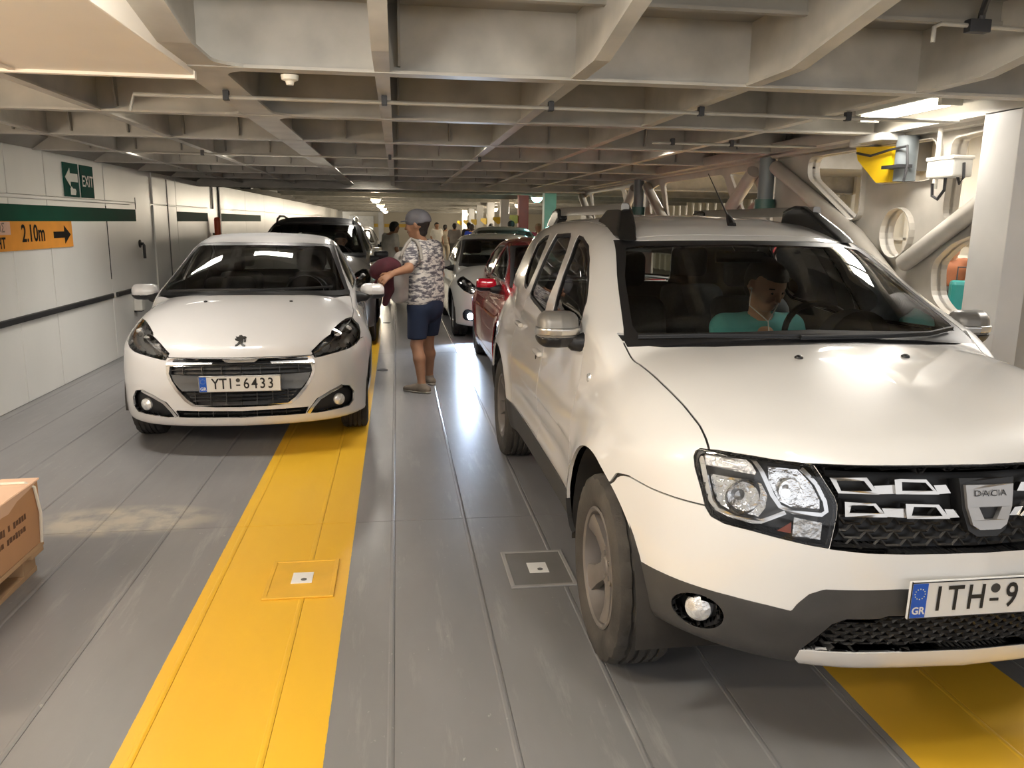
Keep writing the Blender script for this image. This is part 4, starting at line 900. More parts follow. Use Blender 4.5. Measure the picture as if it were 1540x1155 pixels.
def wiper(car, h, pts, name='wiper'):
    mb = MB(); P = []
    for (l, b) in pts:
        p, n = h.on_top(l, b); P.append(p+n*.018)
    mb.tube(P, .007, 6); mb.tube([p+Vector((0, 0, -.008)) for p in P], .005, 6)
    return mb.build(name, BLACK, car, smooth=True)
def honeycomb(car, name, x0, x1, z0, z1, bf, m, cw=.058, chh=.026, t=.004):
    """dark mesh: rows of flattened hexagonal bars standing in the opening; bf(l,z) gives depth"""
    mb = MB(); r = 0; z = z0
    while z <= z1+1e-6:
        x = x0+(cw/2 if r % 2 else 0)
        while x <= x1:
            def P(a, b): return (a, bf(a, b), b)
            for (ax, az, bx, bz) in ((x-cw*.28, z, x+cw*.28, z), (x+cw*.28, z, x+cw*.5, z+chh/2), (x-cw*.28, z, x-cw*.5, z+chh/2)):
                mb.tube([P(ax, az), P(bx, bz)], t, 4, cap=False)
            x += cw
        z += chh/2; r += 1
    return mb.build(name, m, car, fix=False)
def depth_fn(h, lx, z0, z1):
    ls, zs = np.linspace(-lx, lx, 61), np.linspace(z0, z1, 61); A, B = np.meshgrid(ls, zs, indexing='ij'); D = h.depth(A.ravel(), B.ravel()).reshape(A.shape)
    def make(off):
        def g(l, z):
            i = min(max((l+lx)/(2*lx)*60, 0), 59.999); j = min(max((z-z0)/(z1-z0)*60, 0), 59.999); a, b = int(i), int(j); u, v = i-a, j-b
            return float(D[a, b]*(1-u)*(1-v)+D[a+1, b]*u*(1-v)+D[a, b+1]*(1-u)*v+D[a+1, b+1]*u*v)+off
        return g
    return make
def common_cut(h, q, arch_r, arch_z=.335, zsill=None):
    for b in q['axles']: h.cut('body', circ(b, arch_z, arch_r), None, 1)
    h.cut('body', lambda V: V[:, 2]-(q['zb']-.03+.0*V[:, 1]), 'underbody', 0)
def inner_trim(h, car, zmin=.75):
    T = np.vstack([h.parts[k] for k in h.parts if k in ('body', 'front_door', 'rear_door', 'roof')]); c = h.V[T][:, :, 2].min(1); T = T[c > zmin]
    h.obj(None, 'interior_lining', mat('headliner_grey', (.14, .135, .125), .85), car, off=-.022, flip=True, T=T)

# ---- white SUV in front ---------------------------------------------------------------
def build_duster():
    q = DUSTER; h = Hull(car_sdf(q), (0, -.2, .15), (1.0, 4.42, 1.72), .0165)
    car = empty('suv', (1.594, 1.872, 0), .0035, 'large white SUV with black roof rail ends and a driver inside, nearest car', 'car')
    WHITE = paint('white_car_paint', (.75, .74, .722), .3)
    # openings and lamps
    HL = [(.752, .919), (.745, .935), (.733, .944), (.692, .948), (.622, .946), (.557, .942), (.474, .938), (.45, .897), (.424, .855), (.417, .833), (.418, .805), (.436, .712), (.486, .718), (.562, .73), (.623, .74), (.687, .747), (.717, .76), (.729, .783), (.739, .833), (.751, .888)]
    GR = [(0, .934), (.102, .934), (.297, .936), (.442, .937), (.472, .938), (.449, .897), (.4235, .855), (.4165, .833), (.4175, .805), (.435, .711), (.339, .704), (.225, .701), (.106, .701), (0, .702)]
    GR = GR+[(-x, z) for x, z in GR[::-1][1:-1]]
    h.cut('body', front(HL, .45, both=True), 'lamp', 2)
    h.cut('body', front(GR, .4, both=False), 'grille', 2)
    MESH = [(.485, .405), (.416, .497), (.38, .515), (.293, .518), (.269, .526), (0, .526), (-.269, .526), (-.293, .518), (-.38, .515), (-.416, .497), (-.485, .405), (-.3, .408), (0, .412), (.3, .408)]
    h.cut('body', front(MESH, .4, both=False), 'mesh', 2)
    # glazing
    WS = [(0, 1.512), (.1, 1.512), (.317, 1.509), (.491, 1.504), (.560, 1.508), (.592, 1.506), (.648, 1.37), (.683, 1.272), (.716, 1.182), (.732, 1.14), (.728, 1.118), (.6, 1.13), (.43, 1.145), (.2, 1.155), (0, 1.157)]
    WS = WS+[(-x, z) for x, z in WS[::-1][1:-1]]
    h.cut('body', front(WS, 2.0, bmin=.85, both=False, zmin=1.08), 'ws', 2)
    WSI = [(0, 1.49), (.5, 1.478), (.56, 1.468), (.615, 1.365), (.648, 1.269), (.675, 1.19), (.67, 1.172), (0, 1.19)]; WSI = WSI+[(-x, z) for x, z in WSI[::-1][1:-1]]
    h.cut('ws', front(WSI, 2.0, bmin=.8, both=False, r=.006), 'windscreen', 1)
    COWL = [(-.3, .905), (.2, .912), (.43, .935), (.6, 1.005), (.70, 1.06), (.738, 1.095), (.75, 1.15), (.60, 1.3), (-.3, 1.2)]
    h.cut('body', allof(topv(COWL, 1.05), lambda V: V[:, 2]-1.162), 'cowl', 1)
    W1 = [(2.25, 1.52), (2.12, 1.513), (1.91, 1.473), (1.767, 1.417), (1.617, 1.337), (1.478, 1.25), (1.42, 1.19), (1.42, 1.125), (2.03, 1.105), (2.038, 1.177), (2.123, 1.308), (2.167, 1.412), (2.225, 1.484)]
    W2 = [(2.84, 1.518), (2.45, 1.528), (2.385, 1.508), (2.3, 1.434), (2.227, 1.294), (2.223, 1.13), (2.272, 1.108), (2.773, 1.148), (2.816, 1.176), (2.83, 1.292), (2.85, 1.422)]
    W3 = [(3.20, 1.498), (3.05, 1.51), (2.98, 1.443), (2.93, 1.326), (2.937, 1.2), (3.0, 1.178), (3.111, 1.192), (3.22, 1.244), (3.32, 1.349), (3.36, 1.45)]
    for k, W in (('w1', W1), ('w2', W2), ('w3', W3)):
        h.cut('body', side(W, .4), k+'f', 2); h.cut(k+'f', lambda V, W=W: side(W, .4)(V)+.016, k, 0)
    h.cut('body', front([(-.52, 1.15), (.52, 1.15), (.46, 1.5), (-.46, 1.5)], 9, bmin=3.6, both=False), 'w4', 1)
    # wheel arches
    for b, r in ((.805, .455), (3.495, .44)): h.cut('body', circ(b, .335, r, .5), None, 1)
    h.cut('body', lambda V: V[:, 2]-.30, 'underbody', 0)
    # bumper and cladding
    GT = [(1.2, .555), (.875, .55), (.858, .545), (.811, .546), (.757, .545), (.671, .542), (.579, .534), (.521, .526), (.508, .549), (.48, .58), (.442, .597), (.243, .603), (-.3, .603), (-.3, .2), (1.2, .2)]
    LIP = [(-.2, .4125), (.3, .4085), (.485, .405), (.49, .372), (.46, .34), (.3, .345), (-.2, .35)]
    h.cut('body', allof(front(GT, .62), lambda V: V[:, 1]-.6), 'clad', 1)
    h.cut('clad', front(LIP, .3), 'lip', 1)
    h.cut('clad', front([(.734+.055*math.cos(t)*1.05, .467+.055*math.sin(t)) for t in [2*math.pi*k/24 for k in range(24)]], .5), 'foghole', 2)
    SILL = [(1.10, .46), (1.35, .455), (3.0, .475), (3.3, .5), (3.3, .1), (1.10, .1)]
    h.cut('body', side(SILL, .4), 'sill', 1)
    h.cut('body', side([(3.85, .55), (4.5, .6), (4.5, .1), (3.85, .1)], .0), 'rearclad', 1)
    # shut lines
    HO = [(-.3, -.3), (.60, -.3), (.714, .15), (.714, .256), (.705, .356), (.706, .5), (.715, .679), (.72, .925), (.736, 1.085), (.70, 1.065), (.6, 1.01), (.43, .94), (.2, .917), (-.3, .91)]
    h.panel('body', allof(topv(HO, .9), lambda V: .9365-V[:, 2]), 'hood', .006, 1)
    BP = [(-.3, .788), (.793, .788), (.839, .789), (.876, .794), (.893, .782), (.905, .74), (1.2, .5), (1.2, 0), (-.3, 0)]
    h.panel('body', allof(front(BP, .7), lambda V: V[:, 1]-.62), 'bumper', .005, 1)
    D1 = [(1.30, 1.06), (1.47, 1.16), (1.75, 1.3), (2.08, 1.3), (2.06, 1.15), (2.11, 1.12), (2.10, 1.0), (2.12, .47), (1.36, .465), (1.28, .7)]
    D2 = [(2.27, 1.3), (2.8, 1.3), (2.8, 1.18), (2.87, 1.14), (3.06, .98), (3.06, .85), (2.98, .62), (2.96, .48), (2.13, .48), (2.11, 1.0), (2.12, 1.11), (2.25, 1.15)]
    h.panel('body', side(D1, .45), 'front_door', .004, 1); h.panel('body', side(D2, .45), 'rear_door', .004, 1)
    RF = [(-.3, 1.70), (.5, 1.78), (.545, 1.9), (.575, 2.2), (.58, 3.0), (.56, 3.8), (-.3, 4.0)]
    h.panel('body', topv(RF, 1.45), 'roof', .006, 1)
    # ---- objects
    h.obj('body', 'body_shell', WHITE, car, rim=.012)
    for k, nm in (('hood', 'bonnet'), ('roof', 'roof_panel')): h.obj(k, nm, WHITE, car, rim=.012)
    for k in ('front_door', 'rear_door'):
        for T in h.split_lr(k): h.obj(None, k, WHITE, car, rim=.012, T=T)
    bp = h.obj('bumper', 'front_bumper', WHITE, car, rim=.015)
    h.obj('seam', 'panel_gap', BLACK, car, off=-.007)
    cl = h.obj('clad', 'bumper_cladding', CLADD, car, off=.002, rim=.02)
    h.obj('lip', 'bumper_lip', WHITE, cl, off=.004, rim=.02)
    for T in h.split_lr('sill'): h.obj(None, 'sill_cladding', CLADD, car, off=.006, rim=.02, T=T)
    h.obj('rearclad', 'rear_cladding', CLADD, car, off=.004, rim=.02); h.obj('underbody', 'underbody', WELL, car)
    inner_trim(h, car, .9)
    h.obj('ws', 'windscreen_surround', BLACK, car, off=-.002, rim=.01); h.obj('windscreen', 'windscreen', GLASS, car, off=-.003)
    h.obj('cowl', 'cowl_panel', BLACK, car, off=-.012); h.obj('w4', 'rear_window', GLASS_D, car, off=-.004)
    for k, nm in (('w1', 'front_side_window'), ('w2', 'rear_side_window'), ('w3', 'quarter_window')):
        A = h.split_lr(k); B = h.split_lr(k+'f')
        for T, U in zip(A, B):
            o = h.obj(None, nm, GLASS_D if k != 'w1' else glass('door_glass', (.86, .9, .88), 1., 1.48), car, off=-.012, T=T); h.obj(None, 'window_seal', BLACK, o, off=-.004, rim=.012, T=U)
    # grille
    gr = h.obj('grille', 'grille_recess', BLACK, car, off=-.05, flip=False)
    h.obj(None, 'grille_wall', BLACK, gr, off=0, rim=.06, rdir=(0, 1, 0), T=h.parts['grille']) if False else None
    V, F, N, n = h.geo(h.parts['grille'], 0, .07, (0, 1, 0)); mesh_obj('grille_wall', V, F[n:], BLACK, gr, True)
    V, F, N, n = h.geo(h.parts['mesh'], 0, .07, (0, 1, 0)); mr = h.obj('mesh', 'lower_intake', BLACK, car, off=-.06); mesh_obj('intake_wall', V, F[n:], CLADD, mr, True)
    bf = depth_fn(h, .5, .38, .95)
    MG = mat('grille_mesh_plastic', (.03, .028, .026), .4, var=.3, scale=20)
    honeycomb(gr, 'grille_mesh', -.40, .40, .715, .80, bf(.03), MG, .075, .04, .0045)
    honeycomb(mr, 'intake_mesh', -.40, .40, .42, .515, bf(.025), MG, .05, .024, .005)
    FR = [([(.435, .905), (.339, .909), (.307, .865), (.414, .865)], [(.418, .899), (.347, .9), (.326, .874), (.407, .872)]),
          ([(.264, .904), (.249, .906), (.175, .904), (.139, .864), (.262, .866)], [(.244, .898), (.178, .896), (.157, .874), (.244, .875)]),
          ([(.398, .843), (.317, .841), (.285, .804), (.397, .803)], [(.381, .834), (.323, .835), (.306, .815), (.386, .814)]),
          ([(.235, .84), (.141, .837), (.108, .798), (.231, .8)], [(.212, .832), (.149, .83), (.13, .806), (.218, .808)])]
    ST = [[(.318, .887), (.261, .89), (.262, .866), (.307, .865)], [(.150, .888), (.115, .889), (.101, .866), (.137, .864)], [(.297, .827), (.235, .826), (.231, .801), (.285, .804)], [(.12, .823), (.094, .822), (.076, .8), (.108, .799)]]
    gm = chrome('grille_chrome', (.52, .50, .47), .2)
    for sg in (-1, 1):
        for o, i in FR: front_piece(h, o, 'grille_frame', gm, gr, .002, .03, (i,), sg)
        for o in ST: front_piece(h, o, 'grille_bar', gm, gr, -.006, .02, (), sg)
    # frame of the grille
    # badge
    bb = [(-.082, .906), (.082, .906), (.074, .82), (.056, .765), (.03, .748), (-.03, .748), (-.056, .765), (-.074, .82)]
    front_piece(h, bb, 'badge_back', BLACK, gr, .003, .05)
    bo = [(-.071, .889), (.071, .889), (.066, .83), (.05, .782), (.03, .769), (-.03, .769), (-.05, .782), (-.066, .83)]
    bi = [(-.034, .830), (.034, .830), (.018, .797), (-.018, .797)]
    bd = front_piece(h, bo, 'badge', mat('badge_silver', (.42, .41, .40), .42, .8), car, .014, .014, (bi,))
    V, F = text_mesh('DACIA', .0235, 0, 1.25, bold=.0, space=1.12); V2 = h.map_front(V[:, 0], V[:, 1]+.866, .0148); mesh_obj('badge_lettering', V2, F, BLACK, bd)
    # head lamps
    for sg, T in zip((-1, 1), h.split_lr('lamp')):
        lens = h.obj(None, 'headlamp', LENS, car, off=-.001, T=T)
        V, F, N, n = h.geo(T, -.001, .085, (0, 1, 0)); mesh_obj('lamp_bucket', V, F[n:], LAMPIN, lens, True)
        V, F, N, n = h.geo(T, 0); V = V+np.array((0, .075, 0)); mesh_obj('lamp_back', V, F, LAMPIN, lens, True)
        rl = [(.752, .919), (.745, .935), (.733, .944), (.692, .948), (.622, .946), (.557, .942), (.474, .938), (.45, .897), (.424, .855), (.417, .833), (.418, .805), (.436, .712), (.486, .718), (.562, .73), (.623, .74), (.687, .747), (.717, .76), (.729, .783), (.739, .833), (.751, .888)]
        c0 = np.mean(rl, 0); inn = [tuple(c0+(np.array(p)-c0)*np.array((.945, .93))) for p in rl]
        front_piece(h, rl, 'lamp_border', BLACK, lens, -.004, .01, (inn,), sg)
        front_piece(h, [(.73, .935), (.635, .937), (.623, .925), (.614, .903), (.617, .895), (.663, .898), (.732, .902)], 'turn_lens', CLEARL, lens, -.016, .012, (), sg)
        front_piece(h, [(.728, .875), (.634, .878), (.603, .87), (.589, .84), (.594, .803), (.611, .775), (.675, .78), (.71, .795), (.722, .836)], 'main_reflector', REFL, lens, -.035, .02, (), sg)
        front_strip(h, [(.738, .925), (.729, .853), (.72, .805), (.705, .783), (.671, .772), (.625, .765), (.604, .768), (.545, .802)], .011, 'lamp_trim', chrome('lamp_trim_silver', (.7, .7, .7), .2), lens, -.008, .012, sg)
        front_strip(h, [(.617, .937), (.6, .907), (.576, .845), (.558, .817), (.527, .805), (.454, .803), (.442, .813), (.446, .84), (.467, .885), (.502, .926)], .011, 'lamp_trim', MATS['lamp_trim_silver'], lens, -.008, .014, sg)
        front_piece(h, [(.585, .925), (.51, .925), (.475, .88), (.455, .84), (.455, .815), (.53, .815), (.56, .828), (.585, .88)], 'inner_reflector', REFL, lens, -.03, .02, (), sg)
        front_piece(h, [(.523, .79), (.452, .78), (.456, .733), (.527, .738)], 'indicator_lens', CLEARL, lens, -.012, .01, (), sg)
        front_piece(h, [(.565, .748), (.53, .776), (.53, .745)], 'side_reflector', AMBER, lens, -.010, .008, (), sg)
        for (l, z, r, mm) in ((.640, .825, .05, REFL), (.528, .86, .034, CLEARL)):
            p, n_ = h.on_front(sg*l, z); bl = MB(); bl.lathe([(r, .0), (r*.96, .012), (r*.7, .045), (r*.25, .06), (0, .06)], 24, 'y'); o = bl.build('reflector_bowl', mm, lens, smooth=True, loc=(p.x, p.y+.012, p.z))
            k = MB(); k.lathe([(0, 0), (r*.3, .006), (r*.32, .03)], 16, 'y'); k.build('bulb', CLEARL, lens, smooth=True, loc=(p.x, p.y+.03, p.z))
        p, n_ = h.on_front(sg*.528, .846); k = MB(); k.lathe([(0, -.008), (.010, -.004), (.013, .004), (.006, .02)], 16, 'y'); k.build('side_light', emit('side_light_glow', (.95, .97, 1.), 7.), lens, smooth=True, loc=(p.x, p.y+.035, p.z))
    # fog lamps
    for sg, T in zip((-1, 1), h.split_lr('foghole')):
        p, n_ = h.on_front(sg*.734, .467); fo = h.obj(None, 'fog_lamp_recess', BLACK, car, off=-.045, T=T); V, F, N, n = h.geo(T, 0, .05, (-.3*sg, .9, 0)); mesh_obj('recess_wall', V, F[n:], BLACK, fo, True)
        k = MB(); k.lathe([(0, -.006), (.022, -.004), (.038, .004), (.041, .012), (.041, .05)], 28, 'y'); o = k.build('fog_lamp', CLEARL, fo, smooth=True, loc=(p.x-.002*sg, p.y+.012, p.z)); o.rotation_euler = (0, 0, sg*.6)
    number_plate(car, (.026, -.022, .5845), 0, [('I', -.175), ('T', -.125), ('H', -.062), ('-', -.006), ('9', .045), ('3', .105), ('5', .165), ('1', .218)][:5], tilt=.03)
    # washer jets, wipers, antenna
    for sg in (-1, 1):
        p, n_ = h.on_top(sg*.203, .735); k = MB(); k.lathe([(.016, -.004), (.014, .006), (.006, .011), (0, .011)], 12, 'z'); k.build('washer_jet', BLACK, car, smooth=True, loc=p)
        for (b, z, nm) in ((2.20, .915, 'door_handle'), (2.95, .972, 'door_handle')):
            p, n_ = h.on_side(b, z, sg); k = smooth_obj(nm, rbox((p.x+.012*sg, p.y, p.z), (.016, .085, .014), .012), (p.x-.05, p.y-.12, p.z-.05), (p.x+.07, p.y+.12, p.z+.05), .009, WHITE, car)
        p, n_ = h.on_side(2.265, .88, sg); k = MB(); k.lathe([(0, .004*sg), (.011, .004*sg), (.012, -.004*sg)], 14, 'x'); k.build('key_lock', BLACK, car, smooth=True, loc=p)
        p, n_ = h.on_side(1.175, .978, sg); k = MB(); k.lathe([(0, .008*sg), (.016, .006*sg), (.02, -.004*sg)], 16, 'x'); k.build('side_repeater', CLEARL, car, smooth=True, loc=p)
        mirror_glassy(car, 'door_mirror', (.935, 1.35, 1.15), (.085, .055, .072), mat('mirror_grey', (.20, .19, .175), .4, .3), BLACK, (.775, 1.34, 1.10), sg, SATIN)
        # roof rail
        rr = MB(); P = []
        for b in np.linspace(1.98, 3.62, 14): p, n_ = h.on_top(sg*.50, float(b)); P.append(Vector((sg*.495, b, max(p.z+.035, 1.655))))
        V = []; F = []
        for p in P:
            for dx, dz in ((-.018, -.03), (.022, -.03), (.022, .012), (.012, .02), (-.012, .02), (-.018, .012)): V.append((p.x+dx, p.y, p.z+dz))
        for i in range(len(P)-1):
            for j in range(6): F.append((i*6+j, i*6+(j+1) % 6, i*6+6+(j+1) % 6, i*6+6+j))
        F += [tuple(range(5, -1, -1)), tuple(range((len(P)-1)*6, len(P)*6))]; rr.add(V, F); ro = rr.build('roof_rail', mat('rail_grey', (.23, .22, .205), .35, .5), car, smooth=40)
        fin = [(1.73, 1.50), (1.85, 1.575), (1.97, 1.645), (2.06, 1.678), (2.13, 1.682), (2.20, 1.672), (2.26, 1.655), (2.30, 1.60), (2.30, 1.55)]
        def finf(p, fin=fin, sg=sg):
            d = sdpoly(p[..., 1:3].reshape(-1, 2), fin).reshape(p.shape[:-1]); w = np.abs(p[..., 0]-sg*(.535-.42*np.clip(p[..., 2]-1.52, 0, .2)))-.045+.16*np.clip(p[..., 2]-1.56, 0, .2); return smax(d, w, .03)
        smooth_obj('rail_end_cap', finf, (sg*.5-.16, 1.68, 1.48), (sg*.5+.16, 2.36, 1.72), .013, mat('gloss_black_plastic', (.014, .014, .014), .22), ro)
        fin2 = [(3.40, 1.60), (3.42, 1.665), (3.5, 1.675), (3.62, 1.66), (3.76, 1.60), (3.85, 1.54), (3.7, 1.5)]
        smooth_obj('rail_end_cap', lambda p, fin2=fin2, sg=sg: smax(sdpoly(p[..., 1:3].reshape(-1, 2), fin2).reshape(p.shape[:-1]), np.abs(p[..., 0]-sg*.5)-.032, .03), (sg*.5-.1, 3.36, 1.48), (sg*.5+.1, 3.9, 1.70), .014, MATS['gloss_black_plastic'], ro)
    wiper(car, h, [(-.68, 1.08), (-.45, 1.03), (-.1, .985), (.12, .985)]); wiper(car, h, [(-.08, .965), (.25, .985), (.5, 1.04), (.64, 1.10)])
    p, n_ = h.on_top(.014, 1.915); a = MB(); a.tube([p+Vector((0, -.03, -.005)), p+Vector((0, .0, .02)), p+Vector((0, .03, .045))], [.022, .018, .008], 8); a.tube([p+Vector((0, .02, .035)), Vector((.004, 2.2, 1.835))], [.0045, .002], 6); a.build('aerial', BLACK, car, smooth=True)
    k = MB(); k.box(-.12, .12, 1.74, 1.76, 1.405, 1.46, .01); k.build('rear_view_mirror', BLACK, car)
    k = MB(); k.box(.30, .38, 1.705, 1.71, 1.475, 1.492); k.build('windscreen_sticker', PLATEW, car)
    wheel_wells(car, (.805, 3.495), .335, .462, .56, .875)
    add_wheels(car, q['axles'], .785, .342, .215, .218, RUBDUST, ALLOY, 'wide')
    interior(car, q, .70, 1.42, 1.07, 2.08, .52, 3.0, (.385, 1.62, 1.05, .19), hz=1.02)
    k = MB(); k.box(-.70, .70, 1.3, 3.9, .45, .52); k.build('cabin_floor', DARKIN, car)
    return car, h
# ---- smaller cars -----------------------------------------------------------------------
def neg(p): return p+[(-x, z) for x, z in p[::-1] if x > 1e-6]
def S2(poly, sx, sz): return [(x*sx, z*sz) for x, z in poly]
def build_small(name, label, q, loc, rz, PAINT, s=(1, 1, 1), res=.024, detail=True, group=None, rails=False, sport=None, roof=None, mirror=None, lamp=None, fog_on=False, wheelcol=None, front=True, interior_on=True, rim_style='thin', plate=None, suv=False):
    sl, sb, sz = s; q = scaled(q, s); h = Hull(car_sdf(q), (0, -.2, .08), (q['len']*0+1.02*sl, q['len']+.12, 1.56*sz), res)
    car = empty(name, loc, rz, label, 'car', group); sub = 2 if detail else 1
    HL = S2(lamp or [(.735, .87), (.689, .873), (.628, .845), (.591, .816), (.582, .794), (.511, .748), (.455, .698), (.477, .654), (.511, .657), (.616, .676), (.708, .691), (.76, .71), (.785, .732), (.793, .775), (.784, .819)], sl, sz)
    GO = [(.477, .636), (.457, .659), (.427, .67), (.2, .667), (0, .665), (0, .349), (.172, .349), (.319, .357), (.362, .389), (.425, .465), (.46, .525), (.476, .569)]
    GO = S2([(0, .665), (.2, .667), (.427, .67), (.457, .659), (.477, .636), (.476, .569), (.46, .525), (.425, .465), (.362, .389), (.319, .357), (.172, .349), (0, .349)], sl, sz)
    FG = S2([(.737, .386), (.706, .437), (.658, .45), (.583, .426), (.484, .378), (.409, .281), (.479, .273), (.597, .282), (.702, .29), (.733, .323)], sl, sz)
    SL = S2([(0, .321), (.431, .326), (.409, .276), (0, .273)], sl, sz)
    h.cut('body', globals()['front'](HL, .9*sb), 'lamp', sub); h.cut('body', globals()['front'](neg(GO), .5, both=False), 'grille', sub)
    h.cut('body', globals()['front'](FG, .5), 'fog', sub); h.cut('body', globals()['front'](neg(SL), .4, both=False), 'slot', sub)
    WS = S2([(0, 1.383), (.34, 1.383), (.55, 1.368), (.585, 1.356), (.66, 1.16), (.722, 1.005), (.70, 1.0), (.4, 1.018), (0, 1.03)], sl, sz)
    WI = S2([(0, 1.362), (.5, 1.352), (.545, 1.34), (.63, 1.15), (.675, 1.04), (0, 1.055)], sl, sz)
    h.cut('body', globals()['front'](neg(WS), 2.3*sb, bmin=.7*sb, both=False, zmin=.95*sz), 'ws', sub); h.cut('ws', globals()['front'](neg(WI), 2.4*sb, bmin=.7*sb, both=False, r=.004), 'windscreen', 1)
    h.cut('body', allof(topv(S2([(-.3, .75), (.3, .79), (.6, .93), (.72, 1.07), (.72, 1.2), (-.3, 1.1)], sl, sb), .9*sz), lambda V: V[:, 2]-1.035*sz), 'cowl', 1)
    W1 = S2([(1.30, 1.03), (1.62, 1.18), (1.9, 1.285), (2.13, 1.345), (2.27, 1.36), (2.27, 1.04)], sb, sz); W2 = S2([(2.37, 1.36), (2.85, 1.345), (3.15, 1.26), (3.28, 1.13), (3.2, 1.08), (2.37, 1.045)], sb, sz)
    for k, W in (('w1', W1), ('w2', W2)): h.cut('body', side(W, .4), k+'f', sub); h.cut(k+'f', lambda V, W=W: side(W, .4)(V)+.014, k, 0)
    h.cut('body', globals()['front'](S2([(-.5, 1.05), (.5, 1.05), (.42, 1.32), (-.42, 1.32)], sl, sz), 9, bmin=3.2*sb, both=False), 'w4', 1)
    for b in q['axles']: h.cut('body', circ(b, .31*sz, q['arch']+.005, .45), None, 1)
    h.cut('body', lambda V: V[:, 2]-(q['zb']-.02), 'underbody', 0)
    if suv: h.cut('body', masked(lambda V: V[:, 2]-.42, lambda V: V[:, 1] > .5), 'clad', 1)
    if detail:
        HO = S2([(-.3, -.3), (.42, -.3), (.46, .11), (.513, .18), (.585, .27), (.632, .395), (.692, .535), (.737, .64), (.744, .85), (.725, 1.09), (.6, .935), (.3, .795), (-.3, .755)], sl, sb)
        h.panel('body', allof(topv(HO, .6*sz), lambda V: .6735*sz-V[:, 2]), 'hood', .005, 1)
        h.panel('body', allof(globals()['front']([(-.3, .74*sz), (1.2, .74*sz), (1.2, 0), (-.3, 0)], .56), lambda V: V[:, 1]-.5*sb), 'bumper', .004, 1)
    D1 = S2([(1.22, 1.0), (1.6, 1.215), (1.95, 1.335), (2.2, 1.39), (2.32, 1.39), (2.32, 1.0), (2.3, .3), (1.25, .3)], sb, sz); D2 = S2([(2.33, 1.39), (2.8, 1.375), (3.1, 1.3), (3.25, 1.05), (2.98, .7), (2.9, .3), (2.31, .3)], sb, sz)
    h.panel('body', side(D1, .45), 'front_door', .005, 1); h.panel('body', side(D2, .45), 'rear_door', .005, 1)
    if roof is not None: h.cut('body', topv(S2([(-.3, 1.8), (.5, 1.95), (.52, 3.5), (-.3, 3.7)], sl, sb), 1.3*sz), 'roof', 1); h.obj('roof', 'roof_panel', roof, car)
    h.obj('body', 'body_shell', PAINT, car, rim=.01)
    if detail: h.obj('hood', 'bonnet', PAINT, car, rim=.012); h.obj('bumper', 'front_bumper', PAINT, car, rim=.012)
    for k in ('front_door', 'rear_door'):
        for T in h.split_lr(k): h.obj(None, k, PAINT, car, rim=.01, T=T)
    h.obj('seam', 'panel_gap', BLACK, car, off=-.006); h.obj('underbody', 'underbody', WELL, car); h.parts.setdefault('roof', h.parts['body'][:0]); inner_trim(h, car, .8*sz)
    if suv: h.obj('clad', 'lower_cladding', CLADD, car, off=.004, rim=.01)
    h.obj('ws', 'windscreen_surround', BLACK, car, off=-.002); h.obj('windscreen', 'windscreen', GLASS, car, off=-.003); h.obj('cowl', 'cowl_panel', BLACK, car, off=-.01); h.obj('w4', 'rear_window', GLASS_D, car, off=-.003)
    for k, nm in (('w1', 'front_side_window'), ('w2', 'rear_side_window')):
        for T, U in zip(h.split_lr(k), h.split_lr(k+'f')):
            o = h.obj(None, nm, GLASS_D, car, off=-.008, T=T); h.obj(None, 'window_seal', BLACK, o, off=-.003, T=U)
    # nose
    V, F, N, n = h.geo(h.parts['grille'], 0, .06, (0, 1, 0)); gr = h.obj('grille', 'grille', BLACK, car, off=-.05); mesh_obj('grille_wall', V, F[n:], BLACK, gr, True)
    if len(h.parts['slot']):
        V, F, N, n = h.geo(h.parts['slot'], 0, .05, (0, 1, 0)); so = h.obj('slot', 'lower_intake', BLACK, car, off=-.04); mesh_obj('intake_wall', V, F[n:], BLACK, so, True)
    fc = chrome('front_chrome', (.8, .79, .77), .24); sgm = mat('grille_slat_grey', (.05, .05, .052), .4)
    if detail:
        GI = S2([(0, .621), (.2, .62), (.452, .615), (.459, .57), (.441, .525), (.409, .474), (.346, .401), (.296, .365), (.171, .36), (0, .361)], sl, sz)
        front_piece(h, neg(GO), 'grille_surround', fc, gr, .004, .03, (neg(GI),))
        front_piece(h, neg(S2([(0, .6545), (.3, .6555), (.43, .653), (.43, .644), (.3, .6455), (0, .6445)], sl, sz)), 'grille_groove', BLACK, gr, .009, .006)
        front_piece(h, neg(S2([(0, .662), (.115, .66), (.09, .643), (0, .642)], sl, sz)), 'grille_plaque', SATIN, gr, .0125, .012)
        front_piece(h, neg(S2([(0, .565), (.452, .563), (.435, .515), (.385, .455), (0, .455)], sl, sz)), 'plate_carrier', mat('plate_carrier_grey', (.04, .043, .047), .35), gr, -.012, .03)
        for z, w in ((.592, .45), (.437, .355), (.412, .335), (.388, .315)):
            front_strip(h, S2([(-w, z), (-w/2, z), (0, z), (w/2, z), (w, z)], sl, sz), .006, 'grille_slat', sgm, gr, -.015, .03)
        for x in (-.3, -.2, -.1, 0, .1, .2, .3):
            front_strip(h, S2([(x, .455), (x, .362)] if abs(x) < .31 else [(x, .45), (x, .4)], sl, sz), .004, 'grille_rib', sgm, gr, -.016, .02); front_strip(h, S2([(x*1.25, .618), (x*1.25, .565)], sl, sz), .004, 'grille_rib', sgm, gr, -.016, .02)
            front_strip(h, S2([(x*.95, .322), (x*.95, .274)], sl, sz), .004, 'intake_rib', sgm, so, -.012, .02)
        front_strip(h, S2([(-.38, .298), (0, .297), (.38, .298)], sl, sz), .006, 'intake_slat', sgm, so, -.012, .02)
